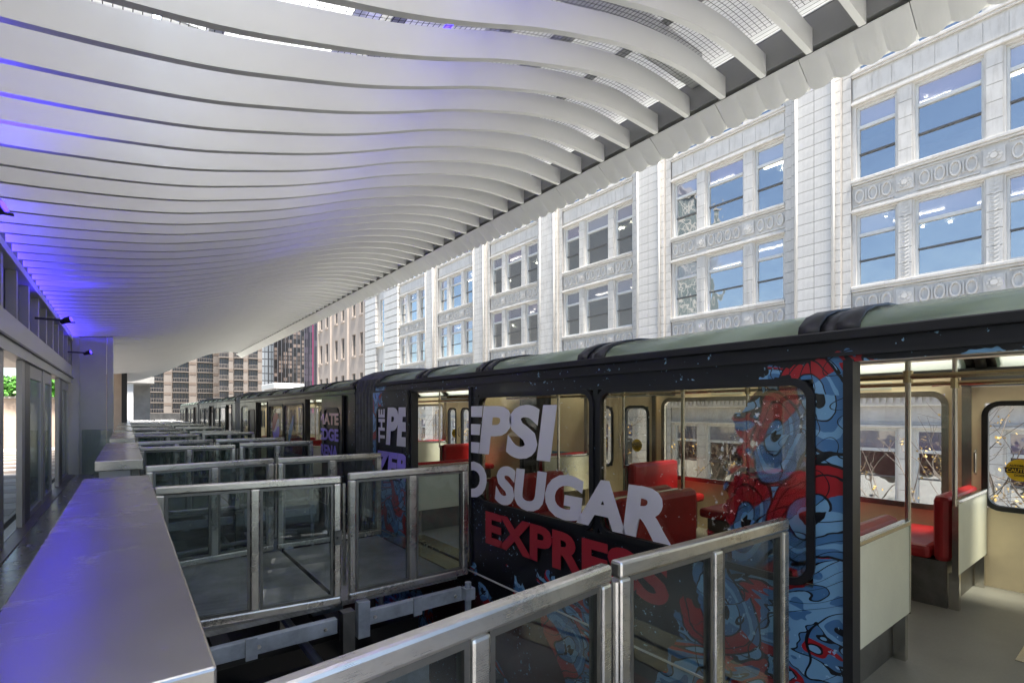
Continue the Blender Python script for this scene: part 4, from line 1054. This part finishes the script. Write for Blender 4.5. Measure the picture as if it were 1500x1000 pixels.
for (ya, yb, za, zb) in hs:
    wdw = part('window', MB().box(BX+0.2,BX+0.3,ya,yb,(za+zb)/2-0.04,(za+zb)/2+0.04).box(BX+0.2,BX+0.3,ya,ya+0.08,za,zb).box(BX+0.2,BX+0.3,yb-0.08,yb,za,zb), 'lead', bb)
    part('pane', MB().box(BX+0.24,BX+0.25,ya+0.08,yb-0.08,za,zb), 'towerglass', wdw)
    part('sill', MB().box(BX-0.16,BX-0.002,ya-0.1,yb+0.1,za-0.22,za-0.02), 'beige', bb)
for y_ in (0.2, 5.7, 12.1, 17.4): part('pilaster', MB().box(BX-0.14, BX-0.003, b0+y_, b0+y_+0.55, GZ, zz(26)), 'beige', bb)

# ================================================================== FAR BACKGROUND
def px(u, v, d):
    t_ = (u-750)/740; s_, c_ = math.sin(YAW), math.cos(YAW)
    return Vector((s_*d + c_*t_*d, c_*d - s_*t_*d, EYE + (603-v)*d/740))
def facing(u0, u1, d):
    """front line of a distant block turned square to the street view, between two sight lines"""
    p1 = px(u1, 603, d); n = Vector((p1.x, p1.y)).normalized(); ax = Vector((n.y, -n.x)); r0 = px(u0, 603, 1.0)
    r = Vector((r0.x, r0.y)); k = n.dot(Vector((p1.x, p1.y)))/n.dot(r); q = r*k
    W = (Vector((p1.x, p1.y))-q).length
    return Vector((q.x, q.y, 0)), math.atan2(ax.y, ax.x), W
M['apt'] = paint('apartment_concrete', (0.095, 0.072, 0.058), 0.8, 0.1, 0.3)
M['aptw'] = paint('apartment_panel', (0.125, 0.108, 0.095), 0.7, 0.08, 0.3)
M['aptglass'] = paint('apartment_window', (0.05, 0.055, 0.075), 0.1, 0.3, 0.4)
def apartment(u0, u1, d, floors, zbase, label, fh=2.95, ncol=5):
    p0, ang, W = facing(u0, u1, d)
    t = thing('apartment_tower', label, 'building', (p0.x, p0.y, GZ), ang)
    def lp(name, mb, mat, par=None): 
        o = bpy.data.objects.new(name, mb.mesh(name, mat)); C.objects.link(o); o.parent = par or t; return o
    H = floors*fh
    lp('wall', MB().box(0, W, 0.5, 18, 0, H), 'apt')
    cw = W/ncol
    for c in range(ncol):
        x0 = c*cw
        lp('wall_panel', MB().box(x0+cw*0.68, x0+cw*1.0, -0.35, 0.498, 0, H), 'aptw')
    meW = MB().box(0, cw*0.62, 0.42, 0.498, 0.25, fh-0.35).mesh('window', 'aptglass')
    mm = MB()
    for q in range(6): mm.box(cw*0.62*q/5-0.06, cw*0.62*q/5+0.06, 0.36, 0.419, 0.2, fh-0.3)
    meM = mm.mesh('window_frame', 'aptw')
    bmb = MB(); n = 7
    for q in range(n):
        a = q/n; b = (q+1)/n
        f = lambda u: -1.5*math.sin(math.pi*min(max(u,0.08),0.92))**0.5
        bmb.box(cw*0.66*a-0.3, cw*0.66*b-0.3, min(f(a),f(b)), 0.40, -0.22, 0.0)
        bmb.box(cw*0.66*a-0.3, cw*0.66*b-0.3, f((a+b)/2)-0.05, f((a+b)/2)+0.03, 0.95, 1.05)
        bmb.box(cw*0.66*a-0.33, cw*0.66*a-0.27, f((a+b)/2)-0.02, f((a+b)/2)+0.02, 0.0, 0.95)
    meB = bmb.mesh('balcony', 'aptw')
    bands = MB()
    for k in range(int(floors)):
        for c in range(ncol):
            z = k*fh
            if k*fh + GZ < zbase: continue
            wd = bpy.data.objects.new('window', meW); C.objects.link(wd); wd.parent = t; wd.location = (c*cw+0.2, 0, z)
            fr = bpy.data.objects.new('window_frame', meM); C.objects.link(fr); fr.parent = wd
            bo = bpy.data.objects.new('balcony', meB); C.objects.link(bo); bo.parent = t; bo.location = (c*cw+0.45, 0, z)
            lp('dark_band', MB().box(c*cw+cw*0.70, c*cw+cw*0.98, -0.42, -0.352, z+fh-0.9, z+fh-0.15), 'apt')
    return t
apartment(214, 323, 150, 15, -4, 'grey apartment tower with curved balconies beyond the end of the platform', ncol=3)
apartment(320, 384, 138, 19, -4, 'taller brown grey apartment tower with balconies just above the train roof', ncol=3)
M['tw1'] = m_darktower('mirror_tower', 3.0, 3.4, (0.25,0.27,0.29), (0.16,0.18,0.20), (0.05,0.05,0.055))
M['tw2'] = m_darktower('brown_tower', 1.9, 1.9, (0.008,0.007,0.007), (0.17,0.13,0.11), (0.012,0.01,0.01))
M['tw3'] = m_darktower('purple_tower', 2.4, 3.4, (0.02,0.018,0.026), (0.07,0.055,0.08), (0.016,0.014,0.02), (0.14,0.02,0.06))
M['tw4'] = m_darktower('office_block_wall', 3.0, 3.6, (0.10,0.12,0.12), (0.16,0.18,0.17), (0.30,0.29,0.27))
def tower(u0, u1, d, h, mat, label, n=8):
    p0, ang, W = facing(u0, u1, d)
    t = thing('glass_tower', label, 'building', (p0.x, p0.y, GZ), ang)
    def lp(name, mb, mat): o = bpy.data.objects.new(name, mb.mesh(name, mat)); C.objects.link(o); o.parent = t
    lp('curtain_wall', MB().box(0, W, 0, 25, 0, h), mat)
    for i in range(n+1): lp('fin', MB().box(W*i/n-0.12, W*i/n+0.12, -0.35, -0.002, 0, h), 'alu_dark')
    lp('roof_cap', MB().box(-0.3, W+0.3, -0.5, 25.3, h+0.004, h+1.2), 'alu_dark')
tower(383, 402, 240, 120, 'tw1', 'pale mirrored glass tower slice beside the apartment tower', 4)
tower(401, 446, 230, 88, 'tw2', 'black and brown chequered office tower behind the train')
tower(444, 492, 250, 130, 'tw3', 'tall dark purple tower with thin red vertical lines', 9)
lw_ = thing('low_white_roof', 'low white building roof showing above the far train cars', 'building', tuple(px(385, 603, 90)))
a_, b_ = px(383, 564, 90), px(432, 564, 90)
part('roof_slab', MB().box(min(a_.x,b_.x), max(a_.x,b_.x), b_.y-6, a_.y, a_.z-0.9, a_.z), 'alu_l', lw_, bevel=0.1)
part('wall', MB().box(min(a_.x,b_.x)+0.4, max(a_.x,b_.x)-0.4, b_.y-5.5, a_.y-0.5, GZ, a_.z-0.91), 'concrete', lw_)
# dark office block on the near side of the street, behind the station
ob = thing('reflected_office', 'dark office block behind the station, mirrored in the white building windows', 'building', (-32, 75, GZ))
part('wall', MB().box(-50, -32, 55, 110, GZ, 42), M['tw4'], ob)
part('roof', MB().box(-50.4, -31.6, 54.6, 110.4, 42.003, 43), 'concrete', ob)

# ================================================================== STREET TREES
def street_tree(x, y, top, seed, label):
    rg = random.Random(seed); t = thing('street_tree', label, 'tree', (x, y, GZ+0.14), 0, 'street trees between the train and the white building')
    wood = MB(); leaves = MB()
    def leaf(p):
        for _ in range(7 if rg.random() < 0.13 else 0):
            c = p + Vector((rg.gauss(0,.10),rg.gauss(0,.10),rg.gauss(0,.09)))
            a = Vector((rg.gauss(0,1),rg.gauss(0,1),rg.gauss(0,1))).normalized()*0.045; b = a.cross(Vector((rg.gauss(0,1),rg.gauss(0,1),rg.gauss(0,1)))).normalized()*0.032
            leaves.quad(c-a, c+b, c+a, c-b)
    def grow(p, d, L_, r, lev):
        q = p + d*L_; m_ = (p+q)/2 + Vector((rg.gauss(0,1),rg.gauss(0,1),rg.gauss(0,.5)))*L_*0.05
        wood.tube([p, m_, q], [r, r*0.85, r*0.68], 5 if lev > 1 else 8, caps=False)
        if lev >= 3: leaf(q); leaf(m_)
        if lev >= 6: return
        for i in range(3 if lev < 2 else 2):
            nd = (d + Vector((rg.gauss(0,.45),rg.gauss(0,.45),rg.gauss(0.08,.25)))).normalized()
            grow(q, nd, L_*rg.uniform(0.68,0.85), r*0.62, lev+1)
    h = top - GZ
    grow(Vector((x,y,GZ+0.14)), Vector((0,0,1)), h*0.36, 0.13, 0)
    zt = max(v[2] for v in wood.v); k_ = (top-GZ-0.14)/(zt-GZ-0.14)
    for m_ in (wood, leaves): m_.v = [(x+(a-x)*k_, y+(b-y)*k_, GZ+0.14+(c-GZ-0.14)*k_) for a, b, c in m_.v]
    part('trunk', wood, 'bark', t); o = part('crown', leaves, 'leaf_y', t); o["kind"] = "stuff"
for (x, y, tp, sd_, lb) in ((13.5, 2.6, 2.3, 1, 'thin autumn tree with yellow leaves seen through the near open doorway'), (13.2, 10.0, 2.2, 2, 'bare branched autumn tree seen through the middle car windows'),
                            (13.4, 17.5, 2.2, 3, 'bare branched autumn tree seen through the second open doorway'), (13.3, 26.0, 2.2, 4, 'autumn tree seen through the second car doorway')):
    street_tree(x, y, tp, sd_, lb)
